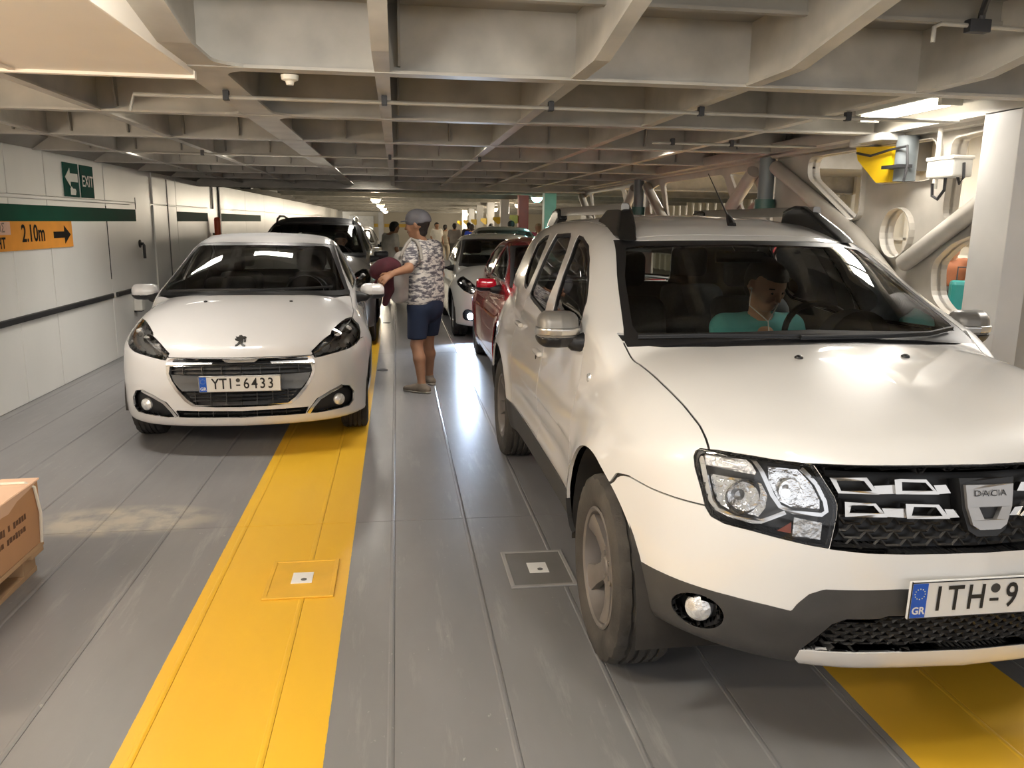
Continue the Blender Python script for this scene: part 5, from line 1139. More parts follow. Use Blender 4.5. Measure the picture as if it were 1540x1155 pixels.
    for sg, T, U in zip((-1, 1), h.split_lr('lamp'), h.split_lr('fog')):
        lens = h.obj(None, 'headlamp', LENS, car, off=-.001, T=T); V, F, N, n = h.geo(T, -.001, .07, (0, 1, 0)); mesh_obj('lamp_bucket', V, F[n:], LAMPIN, lens, True)
        V, F, N, n = h.geo(T, 0); mesh_obj('lamp_back', V+np.array((-.02*sg, .055, 0)), F, LAMPIN2 if detail else REFL, lens, True)
        for (l, z, r, mm) in ((.545, .715, .038, CLEARL), (.625, .765, .036, REFL), (.705, .80, .03, CLEARL)):
            l, z = l*sl, z*sz; p, n_ = h.on_front(sg*l, z); k = MB(); k.lathe([(r, .02), (r*.95, -.004), (r*.6, -.01), (0, -.016)], 20, 'y'); o = k.build('lamp_optic', mm, lens, smooth=True, loc=p+Vector((0, .04, 0))); o.rotation_euler = (.25, 0, sg*.55)
        if detail:
            c0 = np.mean(HL, 0); inn = [tuple(c0+(np.array(p)-c0)*.95) for p in HL]; front_piece(h, HL, 'lamp_border', BLACK, lens, -.003, .008, (inn,), sg)
            front_strip(h, S2([(.725, .862), (.66, .80), (.59, .755), (.50, .70), (.468, .685)], sl, sz), .011, 'lamp_trim', fc, lens, -.006, .012, sg)
            front_strip(h, S2([(.655, .447), (.578, .416), (.505, .377), (.46, .328), (.428, .279)], sl, sz), .02, 'fog_trim', fc, car, .003, .012, sg)
        fo = h.obj(None, 'fog_lamp_recess', BLACK, car, off=-.03, T=U); V, F, N, n = h.geo(U, 0, .035, (0, 1, 0)); mesh_obj('recess_wall', V, F[n:], BLACK, fo, True)
        p, n_ = h.on_front(sg*.637*sl, .349*sz); k = MB(); k.lathe([(0, -.01), (.025, -.006), (.04, .004), (.044, .03)], 24, 'y'); o = k.build('fog_lamp', emit('fog_lamp_glow', (.75, .86, 1.), 60.) if (fog_on and sg < 0) else CLEARL, fo, smooth=True, loc=p+Vector((0, .012, 0))); o.rotation_euler = (0, 0, sg*.5)
        if fog_on and sg < 0:
            ld = bpy.data.lights.new('fog_lamp_beam', 'SPOT'); ld.energy = 110; ld.color = (.62, .78, 1.); ld.spot_size = math.radians(110); ld.spot_blend = .8; ld.shadow_soft_size = .04
            lo = bpy.data.objects.new('fog_lamp_beam', ld); COL.objects.link(lo); lo.parent = fo; lo.location = p+Vector((-.02, -.06, 0)); lo.rotation_euler = (math.radians(66), 0, math.radians(180-6))
        mirror_glassy(car, 'door_mirror', (.905*sl, 1.47*sb, .995*sz), (.10, .06, .06), mirror or PAINT, BLACK, (.755*sl, 1.42*sb, .95*sz), sg)
        if detail:
            p, n_ = h.on_top(sg*.298*sl, .635*sb); k = MB(); k.lathe([(.014, -.004), (.012, .006), (0, .010)], 12, 'z'); k.build('washer_jet', BLACK, car, smooth=True, loc=p)
        if rails:
            rr = MB(); P = [Vector((sg*.52*sl, b*sb, h.on_top(sg*.52*sl, b*sb)[0].z+dz)) for b, dz in ((2.0, .0), (2.06, .04), (2.3, .055), (2.7, .055), (3.1, .05), (3.2, .0))]; rr.tube(P, .016, 8); rr.build('roof_rail', chrome('rail_chrome', (.75, .75, .74), .2), car, smooth=True)
    if detail:
        wiper(car, h, [(-.62*sl, 1.03*sb), (-.3*sl, .93*sb), (.05, .9*sb)]); wiper(car, h, [(-.02, .88*sb), (.3*sl, .95*sb), (.58*sl, 1.06*sb)])
    if interior_on:
        interior(car, q, .66*sl, 1.36*sb, .98*sz, 2.0*sb, .36*sz, 2.8*sb, (.365, 1.55*sb, .95*sz, .18), hz=1.06)
        k = MB(); k.box(-.66*sl, .66*sl, 1.2*sb, 3.5*sb, .3, .36); k.build('cabin_floor', DARKIN, car)
        k = MB(); k.box(-.11, .11, 1.80*sb, 1.82*sb, 1.29*sz, 1.345*sz, .01); k.build('rear_view_mirror', BLACK, car)
    R = q['wz0'] if not suv else .345
    wheel_wells(car, q['axles'], .31*sz, q['arch']+.012, .5*sl, .83*sl)
    add_wheels(car, q['axles'], .735*sl, R, .2, R*.66, RUBBER, wheelcol or ALLOY2, rim_style)
    if plate:
        p, n_ = h.on_front(0, .51*sz); number_plate(car, (0., p.y-.022, .511*sz), 0, plate, tilt=.12)
    return car, h
LION = [(-.010, .060), (.006, .062), (.018, .054), (.026, .056), (.036, .050), (.030, .044), (.034, .030), (.030, .022), (.024, .026), (.026, .038), (.020, .042), (.018, .028), (.014, .016), (.022, .008), (.033, .004), (.030, -.002), (.018, .0), (.008, .008), (.000, .016), (-.008, .008), (-.018, .002), (-.030, .0), (-.026, .007), (-.016, .013), (-.010, .022), (-.006, .030), (-.018, .030), (-.032, .036), (-.034, .042), (-.022, .042), (-.012, .044), (-.026, .048), (-.030, .054), (-.018, .052), (-.008, .054)]
def build_peugeot():
    WH = paint('pearl_white_paint', (.66, .65, .645), .3)
    car, h = build_small('hatchback', 'white hatchback with chrome framed grille, facing out beside the white wall', P208, (-1.038, 5.411, 0), .0513, WH, res=.019,
        plate=[('Y', -.155), ('T', -.106), ('I', -.060), ('-', -.012), ('6', .040), ('4', .092), ('3', .144), ('3', .195)])
    o = front_piece(h, [(x*1.05-.006, .742+z*.98) for x, z in LION], 'lion_badge', mat('badge_dark_chrome', (.035, .033, .03), .3, .3), car, .007, .007, res=.02)
    return car, h
# ------------------------------------------------------------------ cars on the deck
DUSTER_OBJ, DUSTER_HULL = build_duster()
build_peugeot()
SUVQ = P208
build_small('dark_suv', 'dark bronze grey SUV with roof rails parked behind the white hatchback', SUVQ, (-1.16, 9.98, 0), .0, paint('bronze_grey_paint', (.10, .092, .08), .3), (1.04, 1.08, 1.115), .03, False, rails=True, suv=True, mirror=BLACK, roof=BLACK)
build_small('red_hatchback', 'dark red small hatchback tucked behind the white SUV', P208, (1.74, 6.42, 0), .0, paint('dark_red_paint', (.32, .014, .018), .25), (.965, .985, .985), .028, False, mirror=paint('mirror_red_paint', (.50, .006, .025), .25))
build_small('hatchback', 'white hatchback with a glaring fog lamp behind the red car', P208, (1.57, 10.56, 0), .0, paint('cold_white_paint', (.66, .65, .60), .3), (.96, 1.0, .965), .028, False, fog_on=True, rim_style='wide',
            lamp=[(.74, .86), (.70, .88), (.62, .83), (.55, .76), (.52, .70), (.56, .655), (.62, .655), (.72, .70), (.785, .76), (.79, .81)])
build_small('hatchback', 'white car farther back in the left lane beyond the dark SUV', P208, (-1.32, 15.1, 0), .0, MATS['cold_white_paint'], (1, 1, 1), .05, False, interior_on=False)
build_small('hatchback', 'pale silver car whose roof shows over the red car', P208, (2.3, 15.4, 0), .0, paint('silver_paint', (.45, .45, .44), .3), (1, 1, 1.03), .05, False, interior_on=False)
build_small('hatchback', 'dark car at the back of the left lane', P208, (-1.25, 20.2, 0), .0, paint('navy_paint', (.03, .035, .05), .3), (1, 1, 1), .06, False, interior_on=False)
finish_proto()
# ------------------------------------------------------------------ people
def cones_mesh(name, cones, res, m, parent, k=.03, cut=None, smooth_it=1):
    """one continuous surface blended from tapered limbs. cone = (p0, p1, r0, r1[, k])"""
    pts = np.array([c[i] for c in cones for i in (0, 1)], float); R = max(max(c[2], c[3]) for c in cones); lo = pts.min(0)-R-.04; hi = pts.max(0)+R+.04
    n = np.ceil((hi-lo)/res).astype(int)+1; A = np.full(n, .2, np.float32)
    ax = [lo[i]+np.arange(n[i])*res for i in range(3)]
    for c in cones:
        p0, p1, r0, r1 = np.array(c[0], float), np.array(c[1], float), c[2], c[3]; kk = c[4] if len(c) > 4 else k; mg = max(r0, r1)+kk+.05
        a = np.clip(((np.minimum(p0, p1)-mg-lo)/res).astype(int), 0, n-1); b = np.clip(((np.maximum(p0, p1)+mg-lo)/res).astype(int)+2, 1, n)
        X, Y, Z = np.meshgrid(ax[0][a[0]:b[0]], ax[1][a[1]:b[1]], ax[2][a[2]:b[2]], indexing='ij'); d = p1-p0; L2 = max(float(d@d), 1e-9)
        t = np.clip(((X-p0[0])*d[0]+(Y-p0[1])*d[1]+(Z-p0[2])*d[2])/L2, 0, 1)
        D = np.sqrt((X-p0[0]-d[0]*t)**2+(Y-p0[1]-d[1]*t)**2+(Z-p0[2]-d[2]*t)**2)-(r0+(r1-r0)*t)
        s = A[a[0]:b[0], a[1]:b[1], a[2]:b[2]]; s[...] = smin(s, D, kk)
    if cut is not None:
        X, Y, Z = np.meshgrid(*ax, indexing='ij'); A = np.maximum(A, cut(X, Y, Z))
    def f(P):      # grid lookup used by surface_nets on the very same grid
        return A.ravel()
    V, Q = surface_nets_grid(A, lo, res)
    o = mesh_obj(name, V, Q, m, parent, True)
    if smooth_it:
        bm = bmesh.new(); bm.from_mesh(o.data)
        for _ in range(smooth_it): bmesh.ops.smooth_vert(bm, verts=bm.verts, factor=.5, use_axis_x=True, use_axis_y=True, use_axis_z=True)
        bm.to_mesh(o.data); bm.free()
    return o
def surface_nets_grid(A, lo, res):
    n = A.shape; ctr = {'i': 0}
    def f(P): return A.reshape(-1)
    hi = [lo[i]+(n[i]-1)*res-res*.5 for i in range(3)]
    # np.arange in surface_nets reproduces the n samples
    return surface_nets(f, lo, hi, res)
def V3(*a): return np.array(a, float)
def unit(v): v = np.array(v, float); return v/max(np.linalg.norm(v), 1e-9)
def hand_cones(w, d, nrm, s=1., curl=.6, side=1):
    """palm and five unequal, bent fingers. w wrist, d pointing direction, nrm palm normal (curl goes towards it)"""
    d = unit(d); nrm = unit(nrm-np.dot(nrm, d)*d); x = np.cross(d, nrm)*side; C = []
    k = .012
    for a in (-.022, 0, .022): C.append((w+x*a*s*.6, w+d*.085*s+x*a*s, .017*s, .014*s, .02))
    for i, (a, L_) in enumerate(((-.033, .066), (-.011, .076), (.011, .072), (.032, .058))):
        p = w+d*.085*s+x*a*s; ang = 0.; q = p
        for j, f in enumerate((.46, .31, .23)):
            ang += curl*(.55 if j == 0 else .8); e = q+(d*math.cos(ang)+nrm*math.sin(ang))*L_*f*s; C.append((q, e, (.0095-.001*j)*s, (.0088-.001*j)*s, .006)); q = e
    p = w+d*.025*s-x*.026*s; e = p+(d*.6-x*.75+nrm*.3)*.038*s; C.append((p, e, .013*s, .0105*s, k)); C.append((e, e+(d*.8-x*.25+nrm*.5)*.032*s, .0105*s, .0085*s, .006))
    return C
def head_cones(c, f, s=1., tilt=0.):
    """skull, jaw, nose, ears around head centre c looking along f"""
    f = unit(f); up = V3(0, 0, 1); r = unit(np.cross(f, up)); up = np.cross(r, f); C = []
    C += [(c+up*.025*s-f*.028*s, c+up*.035*s+f*.022*s, .086*s, .080*s), (c-up*.02*s+f*.02*s, c-up*.065*s+f*.048*s, .066*s, .045*s), (c-up*.078*s+f*.066*s, c-up*.080*s+f*.052*s, .024*s, .03*s)]
    C += [(c+up*.018*s+f*.096*s, c-up*.018*s+f*.116*s, .010*s, .0145*s, .012), (c+up*.035*s+f*.088*s-r*.03*s, c+up*.035*s+f*.088*s+r*.03*s, .013*s, .013*s, .015)]
    for q in (-1, 1):
        C += [(c+r*q*.088*s-f*.006*s+up*.014*s, c+r*q*.083*s-f*.002*s-up*.022*s, .016*s, .010*s, .008), (c+r*q*.042*s+f*.075*s-up*.012*s, c+r*q*.038*s+f*.07*s-up*.03*s, .022*s, .02*s)]
    C += [(c-up*.043*s+f*.100*s-r*.018*s, c-up*.043*s+f*.100*s+r*.018*s, .007*s, .007*s, .006), (c-up*.052*s+f*.097*s-r*.014*s, c-up*.052*s+f*.097*s+r*.014*s, .0075*s, .0075*s, .006)]
    return C, r, up
def face_bits(person, c, f, r, up, s, hairm, closed=False):
    f = unit(f)
    for q in (-1, 1):
        p = c+r*q*.033*s+f*.088*s+up*.008*s
        e = MB(); e.tube([tuple(p-r*.010*s), tuple(p+f*.004*s), tuple(p+r*.010*s)], [.003*s, .0075*s, .003*s], 8); e.build('eye', mat('eye_dark', (.02, .015, .012), .25), person, smooth=True)
        b = MB(); p2 = c+r*q*.034*s+f*.092*s+up*.03*s; b.tube([tuple(p2-r*q*.018*s), tuple(p2+f*.003*s+up*.003*s), tuple(p2+r*q*.02*s-f*.01*s-up*.002*s)], [.004*s, .005*s, .003*s], 6); b.build('eyebrow', hairm, person, smooth=True)
    m = MB(); p = c-up*.0475*s+f*.1045*s; m.tube([tuple(p-r*.02*s-f*.006*s), tuple(p), tuple(p+r*.02*s-f*.006*s)], [.002*s, .0035*s, .002*s], 6); m.build('mouth', mat('lip_red', (.30, .11, .09), .5), person, smooth=True)
SKIN = mat('tanned_skin', (.34, .175, .10), .5, 0, .08, 14); SKIN2 = mat('fair_skin', (.52, .30, .20), .5, 0, .06, 14)
HAIRD = mat('dark_hair', (.012, .009, .007), .6, 0, .4, 60, bump=.5, bscale=160)
def foot_cones(an, d, s=1.):
    d = unit((d[0], d[1], 0)); a = V3(an[0], an[1], 0)
    return [(a-d*.055*s+V3(0, 0, .036*s), a+d*.06*s+V3(0, 0, .04*s), .036*s, .036*s), (a+d*.06*s+V3(0, 0, .034*s), a+d*.165*s+V3(0, 0, .026*s), .038*s, .027*s), (a+V3(0, 0, .05*s), a+V3(0, 0, .085*s), .04*s, .038*s)]
def shoe(person, an, d, m, solem, s=1., res=.012):
    d2 = unit((d[0], d[1], 0)); z0 = an[2]-.085*s if an[2] > .15 else 0.
    C = [(p+V3(0, 0, z0), q+V3(0, 0, z0), r0+.006, r1+.006) for p, q, r0, r1 in foot_cones(an, d, s)]
    o = cones_mesh('shoe', C, res, m, person, .03, cut=lambda X, Y, Z: np.maximum(z0+.012-Z, Z-(z0+.098*s)))
    cones_mesh('sole', [(V3(an[0], an[1], z0+.02)-d2*.06*s, V3(an[0], an[1], z0+.02)+d2*.06*s, .041*s, .042*s), (V3(an[0], an[1], z0+.02)+d2*.06*s, V3(an[0], an[1], z0+.02)+d2*.168*s, .043*s, .032*s)], res, solem, o, .03, cut=lambda X, Y, Z: np.maximum(z0+.001-Z, Z-(z0+.022)))
def camo():
    m, N, L, p = _new('grey_camo_print'); tc = N.new('ShaderNodeTexCoord'); mp = N.new('ShaderNodeMapping'); mp.inputs['Scale'].default_value = (1, 1, 3.2); L.new(tc.outputs['Object'], mp.inputs[0])
    nz = N.new('ShaderNodeTexNoise'); nz.inputs['Scale'].default_value = 13; nz.inputs['Detail'].default_value = 5; nz.inputs['Roughness'].default_value = .65; L.new(mp.outputs[0], nz.inputs[0])
    cr = N.new('ShaderNodeValToRGB'); cr.color_ramp.interpolation = 'CONSTANT'; e = cr.color_ramp.elements; e[0].color = (.09, .085, .10, 1); e[1].position = .45; e[1].color = (.25, .24, .25, 1); k = e.new(.52); k.color = (.62, .59, .55, 1); L.new(nz.outputs[0], cr.inputs[0]); L.new(cr.outputs[0], p.inputs['Base Color']); p.inputs['Roughness'].default_value = .85
    return m
def walking_man():
    o = empty('person', (.24, 7.6, 0), 0, 'man in grey cap, patterned shirt and navy shorts hugging bags between the cars', 'person'); B = V3(.24, 7.6, 0)
    J = {'head': (0.191, 7.550, 1.540), 'neck': (0.228, 7.570, 1.410), 'shL': (0.140, 7.455, 1.335), 'shR': (0.348, 7.69, 1.335), 'elL': (0.100, 7.28, 1.165), 'wrL': (-0.05, 7.13, 1.125), 'haL': (-0.11, 7.10, 1.105), 'elR': (0.405, 7.78, 1.08), 'wrR': (0.25, 7.85, 1.0), 'chest': (0.244, 7.572, 1.2), 'waist': (0.258, 7.58, .94), 'hipL': (0.195, 7.505, .80), 'hipR': (0.320, 7.655, .79), 'knL': (0.168, 7.46, .45), 'anL': (0.212, 7.42, .09), 'knR': (0.285, 7.73, .44), 'anR': (0.300, 7.84, .09)}
    J = {k: V3(*v)-B for k, v in J.items()}; f = unit((-.86, .5, 0)); lr = unit(J['shL']-J['shR'])
    hc, r, up = head_cones(J['head'], unit((-.93, .32, -.12)), 1.0)
    C = hc+[(J['neck']-V3(0, 0, .03), J['head']-V3(0, 0, .06)-f*.01, .056, .052)]
    for s in ('L', 'R'):
        C += [(J['neck']-V3(0, 0, .05), J['sh'+s], .06, .055), (J['sh'+s], J['el'+s], .052, .042), (J['el'+s], J['wr'+s], .041, .027)]
        C += [(J['hip'+s], J['kn'+s], .078, .055), (J['kn'+s], J['kn'+s]*.65+J['an'+s]*.35-f*.012, .052, .056), (J['kn'+s]*.65+J['an'+s]*.35-f*.012, J['an'+s], .056, .035)]
        C += foot_cones(J['an'+s], f if s == 'L' else unit((-.45, .9, 0)))
    C += [(J['chest']+lr*.08, J['waist']+lr*.06, .11, .10), (J['chest']-lr*.08, J['waist']-lr*.06, .11, .10), (J['waist'], (J['hipL']+J['hipR'])/2, .10, .10)]
    C += hand_cones(J['wrL'], J['haL']-J['wrL']+V3(0, .0, -.02), V3(.3, .8, -.3), 1.0, .75, 1)+hand_cones(J['wrR'], V3(-.9, -.1, .1), V3(0, -.9, -.2), 1.0, .6, -1)
    cones_mesh('body', C, .0085, SKIN, o, .03)
    T = []
    for a, b in ((.09, .085), (0, 0), (-.09, -.085)): T.append((J['chest']+V3(0, 0, .06)+lr*a*.9, J['waist']-V3(0, 0, .06)+lr*b, .125, .128))
    for s in ('L', 'R'): T += [(J['neck']-V3(0, 0, .045), J['sh'+s], .072, .072), (J['sh'+s], J['sh'+s]*.35+J['el'+s]*.65, .070, .072)]
    nk = J['neck']; shirt = cones_mesh('shirt', T, .012, camo(), o, .05, cut=lambda X, Y, Z: np.maximum(np.maximum(J['waist'][2]-.125-Z, .072-np.sqrt((X-nk[0])**2+(Y-nk[1])**2+((Z-nk[2]-.03)*1.1)**2)), -1), smooth_it=2)
    S = [(J['waist']+lr*.06, (J['hipL']+J['hipR'])/2+lr*.06, .116, .134), (J['waist'], (J['hipL']+J['hipR'])/2-V3(0, 0, .03), .12, .135), (J['waist']-lr*.06, (J['hipL']+J['hipR'])/2-lr*.06, .116, .134)]
    for s in ('L', 'R'): S.append((J['hip'+s]-V3(0, 0, .02), J['kn'+s]*.92+J['hip'+s]*.08, .108, .088))
    cones_mesh('shorts', S, .012, mat('navy_cotton', (.006, .014, .04), .85, 0, .15, 8, bump=.2, bscale=30), o, .03, cut=lambda X, Y, Z: np.maximum(.505-Z, Z-.90), smooth_it=2)
    c = J['head']; hf = unit((-.93, .32, 0)); rr = unit(np.cross(hf, V3(0, 0, 1)))
    cones_mesh('hair', [(c+V3(0, 0, .02)-hf*.03, c-V3(0, 0, .055)-hf*.042, .092, .05)], .008, HAIRD, o, .03, cut=lambda X, Y, Z: (X-c[0])*hf[0]+(Y-c[1])*hf[1]-.008-.4*(Z-c[2]), smooth_it=2)
    cap = cones_mesh('cap', [(c+V3(0, 0, .045)-hf*.03, c+V3(0, 0, .052)+hf*.02, .100, .094), (c+V3(0, 0, .085), c+V3(0, 0, .09), .06, .06)], .011, mat('grey_cap_cotton', (.13, .13, .145), .85, 0, .1, 12), o, .03, cut=lambda X, Y, Z: c[2]+.028-.22*((X-c[0])*hf[0]+(Y-c[1])*hf[1])-.02-Z, smooth_it=2)
    v = MB(); L_ = []
    for t in [math.radians(k) for k in range(-75, 76, 10)]: L_.append(c+hf*(.085+.075*math.cos(t))+rr*.078*math.sin(t)+V3(0, 0, .040-.012*math.cos(t)))
    base = [c+hf*.06+rr*.078*q+V3(0, 0, .045) for q in (1, -1)]; P = L_+base; n = len(P); v.add([tuple(p) for p in P]+[tuple(p+V3(0, 0, .006)) for p in P], [tuple(range(n)), tuple(reversed(range(n, 2*n)))]+[(i, (i+1) % n, n+(i+1) % n, n+i) for i in range(n)]); v.build('visor', MATS['grey_cap_cotton'], cap)
    sm = mat('tan_suede', (.20, .16, .12), .8, 0, .15, 20)
    shoe(o, J['anL'], f, sm, mat('pale_sole', (.42, .38, .32), .7)); shoe(o, J['anR'], unit((-.45, .9, 0)), sm, MATS['pale_sole'])
    # bags are things of their own
    b = empty('backpack', (.015, 7.44, .84), 0, 'light grey backpack hugged by the man in the cap', 'bag')
    cones_mesh('bag_body', [(V3(.0, .0, .08), V3(.03, .02, .40), .085, .075), (V3(.03, .10, .08), V3(.05, .12, .40), .085, .07)], .014, mat('grey_canvas', (.40, .37, .34), .8, 0, .12, 10), b, .05, smooth_it=2)
    k = MB(); k.tube([(.02, -.06, .43), (.07, -.05, .53), (.115, -.015, .582), (.165, -.045, .565), (.195, -.085, .50), (.205, -.10, .40)], .016, 8); k.build('strap', mat('grey_webbing', (.32, .30, .27), .8), b, smooth=True)
    k = MB(); k.tube([(.05, .0, .0), (.12, .02, .12), (.13, .03, .3)], .012, 8); k.build('strap', MATS['grey_webbing'], b, smooth=True)
    j = empty('jacket', (-.10, 7.23, .84), 0, 'dark maroon jacket bundled over the man\'s forearm', 'jacket'); mm = mat('maroon_cloth', (.05, .005, .011), .85, 0, .25, 14, bump=.4, bscale=20)
    cones_mesh('bundle', [(V3(-.07, .0, .30), V3(.07, .03, .34), .075, .07), (V3(-.02, 0, .33), V3(.03, .02, .36), .085, .07), (V3(.02, 0, .3), V3(.03, .0, .14), .05, .042), (V3(.03, 0, .14), V3(-.01, .0, .02), .042, .03)], .013, mm, j, .03, smooth_it=2)
    k = MB(); k.tube([(-.06, -.02, .25), (-.10, -.02, .19), (-.115, -.01, .165)], .012, 8); k.build('sleeve_cord', mm, j, smooth=True)
walking_man()
def driver():
    base = DUSTER_OBJ.matrix_basis @ Vector((.30, 2.12, .58)); o = empty('person', base, .0035, 'driver with white earphones and turquoise shirt behind the SUV windscreen', 'person')
    c = V3(-.03, -.10, .695); f = unit((.28, -.86, -.38)); hc, r, up = head_cones(c, f, 1.02); nk = V3(0, .0, .535)
    C = hc+[(nk-V3(0, 0, .03), c-V3(0, 0, .05)-f*.03, .056, .054)]
    for q in (-1, 1):
        sh = V3(q*.185, .02, .47); el = V3(q*.22, -.12, .24); wr = V3(q*.10+.05, -.34, .22); C += [(nk-V3(0, 0, .04), sh, .06, .055), (sh, el, .05, .042), (el, wr, .04, .028)]+hand_cones(wr, V3(0, -.7, .3), V3(-q, -.3, -.2), 1., .6, q)
        C += [(V3(q*.1, 0, .06), V3(q*.13, -.42, .04), .08, .06)]
    C += [(V3(0, .02, .42), V3(0, .03, .1), .12, .13)]
    cones_mesh('body', C, .0095, SKIN2, o, .03)
    face_bits(o, c, f, r, up, 1.02, HAIRD)
    T = [(V3(q*.09, .02, .40), V3(q*.07, .03, .08), .125, .125) for q in (-1, 1)]
    for q in (-1, 1): T += [(nk-V3(0, 0, .045), V3(q*.185, .02, .47), .072, .07), (V3(q*.185, .02, .47), V3(q*.205, -.06, .34), .068, .068)]
    cones_mesh('shirt', T, .013, mat('turquoise_cotton', (.12, .46, .46), .8, 0, .08, 8), o, .05, cut=lambda X, Y, Z: np.maximum(.05-Z, .064-np.sqrt((X-nk[0])**2+(Y-nk[1]+.02)**2+((Z-nk[2]-.02)*1.1)**2)), smooth_it=2)
    cones_mesh('hair', [(c+up*.05-f*.03, c+up*.06+f*.035, .092, .078), (c-f*.045+up*.0, c-f*.05-up*.03, .082, .065)], .010, HAIRD, o, .03, cut=lambda X, Y, Z: np.minimum((X-c[0])*f[0]+(Y-c[1])*f[1]+(Z-c[2])*f[2]-.012, 0.068-((X-c[0])*up[0]+(Y-c[1])*up[1]+(Z-c[2])*up[2])))
    e = MB(); W = mat('earphone_white', (.8, .8, .78), .4); p = c-r*.098+f*.005-up*.004; p2 = c+r*.098+f*.005-up*.004
    for q in (p, p2): e.tube([tuple(q), tuple(q+f*.012)], [.008, .005], 8)
    for q in (p, p2): e.tube([tuple(q+f*.01), tuple(q-up*.08+f*.035), tuple(nk+V3(0, -.105, -.02)), tuple(nk+V3(0.01, -.13, -.16))], .003, 6)
    e.build('earphones', W, o, smooth=True)
driver()
def standing(loc, rz, label, shirt, legs, skin=SKIN, hair=HAIRD, s=1., res=.032, lean=0., bag=None, name='person', kind='trousers'):
    """bystander far down the deck: body, shirt, trousers, hair, shoes"""
    o = empty(name, loc, rz, label, 'person'); f = V3(0, -1, 0); c = V3(0, -.01-lean, 1.55)*V3(1, 1, s); Z = lambda v: V3(v[0], v[1], v[2]*s)
    hc, r, up = head_cones(c, f, 1.0); C = hc+[(Z((0, 0, 1.38)), c-V3(0, 0, .05), .056, .054)]
    for q in (-1, 1):
        C += [(Z((0, 0, 1.38)), Z((q*.18, 0, 1.36)), .06, .055), (Z((q*.18, 0, 1.36)), Z((q*.235, .02, 1.08)), .05, .042), (Z((q*.235, .02, 1.08)), Z((q*.23, -.12, .86)), .04, .028), (Z((q*.23, -.12, .86)), Z((q*.22, -.16, .76)), .035, .022)]
        C += [(Z((q*.09, 0, .84)), Z((q*.10, -.02+.04*q, .45)), .085, .056), (Z((q*.10, -.02+.04*q, .45)), Z((q*.10, .06*q, .08)), .054, .036)]+foot_cones(Z((q*.10, .06*q, .08)), f)
    C += [(Z((0, 0, 1.25)), Z((0, 0, .9)), .10, .10)]
    cones_mesh('body', C, res*.8, skin, o, .03)
    T = [(Z((q*.08, 0, 1.22)), Z((q*.07, 0, .92)), .13, .135) for q in (-1, 0, 1)]
    for q in (-1, 1): T += [(Z((0, 0, 1.345)), Z((q*.18, 0, 1.36)), .07, .07), (Z((q*.18, 0, 1.36)), Z((q*.22, .01, 1.18)), .07, .07)]
    cones_mesh('shirt', T, res, shirt, o, .05, cut=lambda X, Y, Zz: .86*s-Zz)
    S = [(Z((0, 0, .88)), Z((0, 0, .84)), .13, .13)]+[(Z((q*.09, 0, .84)), Z((q*.10, -.02+.04*q, .45)), .105, .085) for q in (-1, 1)]
    if kind == 'trousers': S += [(Z((q*.10, -.02+.04*q, .45)), Z((q*.10, .06*q, .1)), .08, .065) for q in (-1, 1)]
    cones_mesh(kind, S, res, legs, o, .03)
    cones_mesh('hair', [(c+V3(0, .02, .045), c+V3(0, -.02, .055), .093, .085), (c+V3(0, .05, 0), c+V3(0, .055, -.05), .08, .06)], res*.8, hair, o, .03, cut=lambda X, Y, Zz: np.minimum(-(Y-c[1])-.02, c[2]+.05-Zz))
    for q in (-1, 1): shoe(o, Z((q*.10, .06*q, .08)), f, BLACK, BLACK, 1., res)
    return o
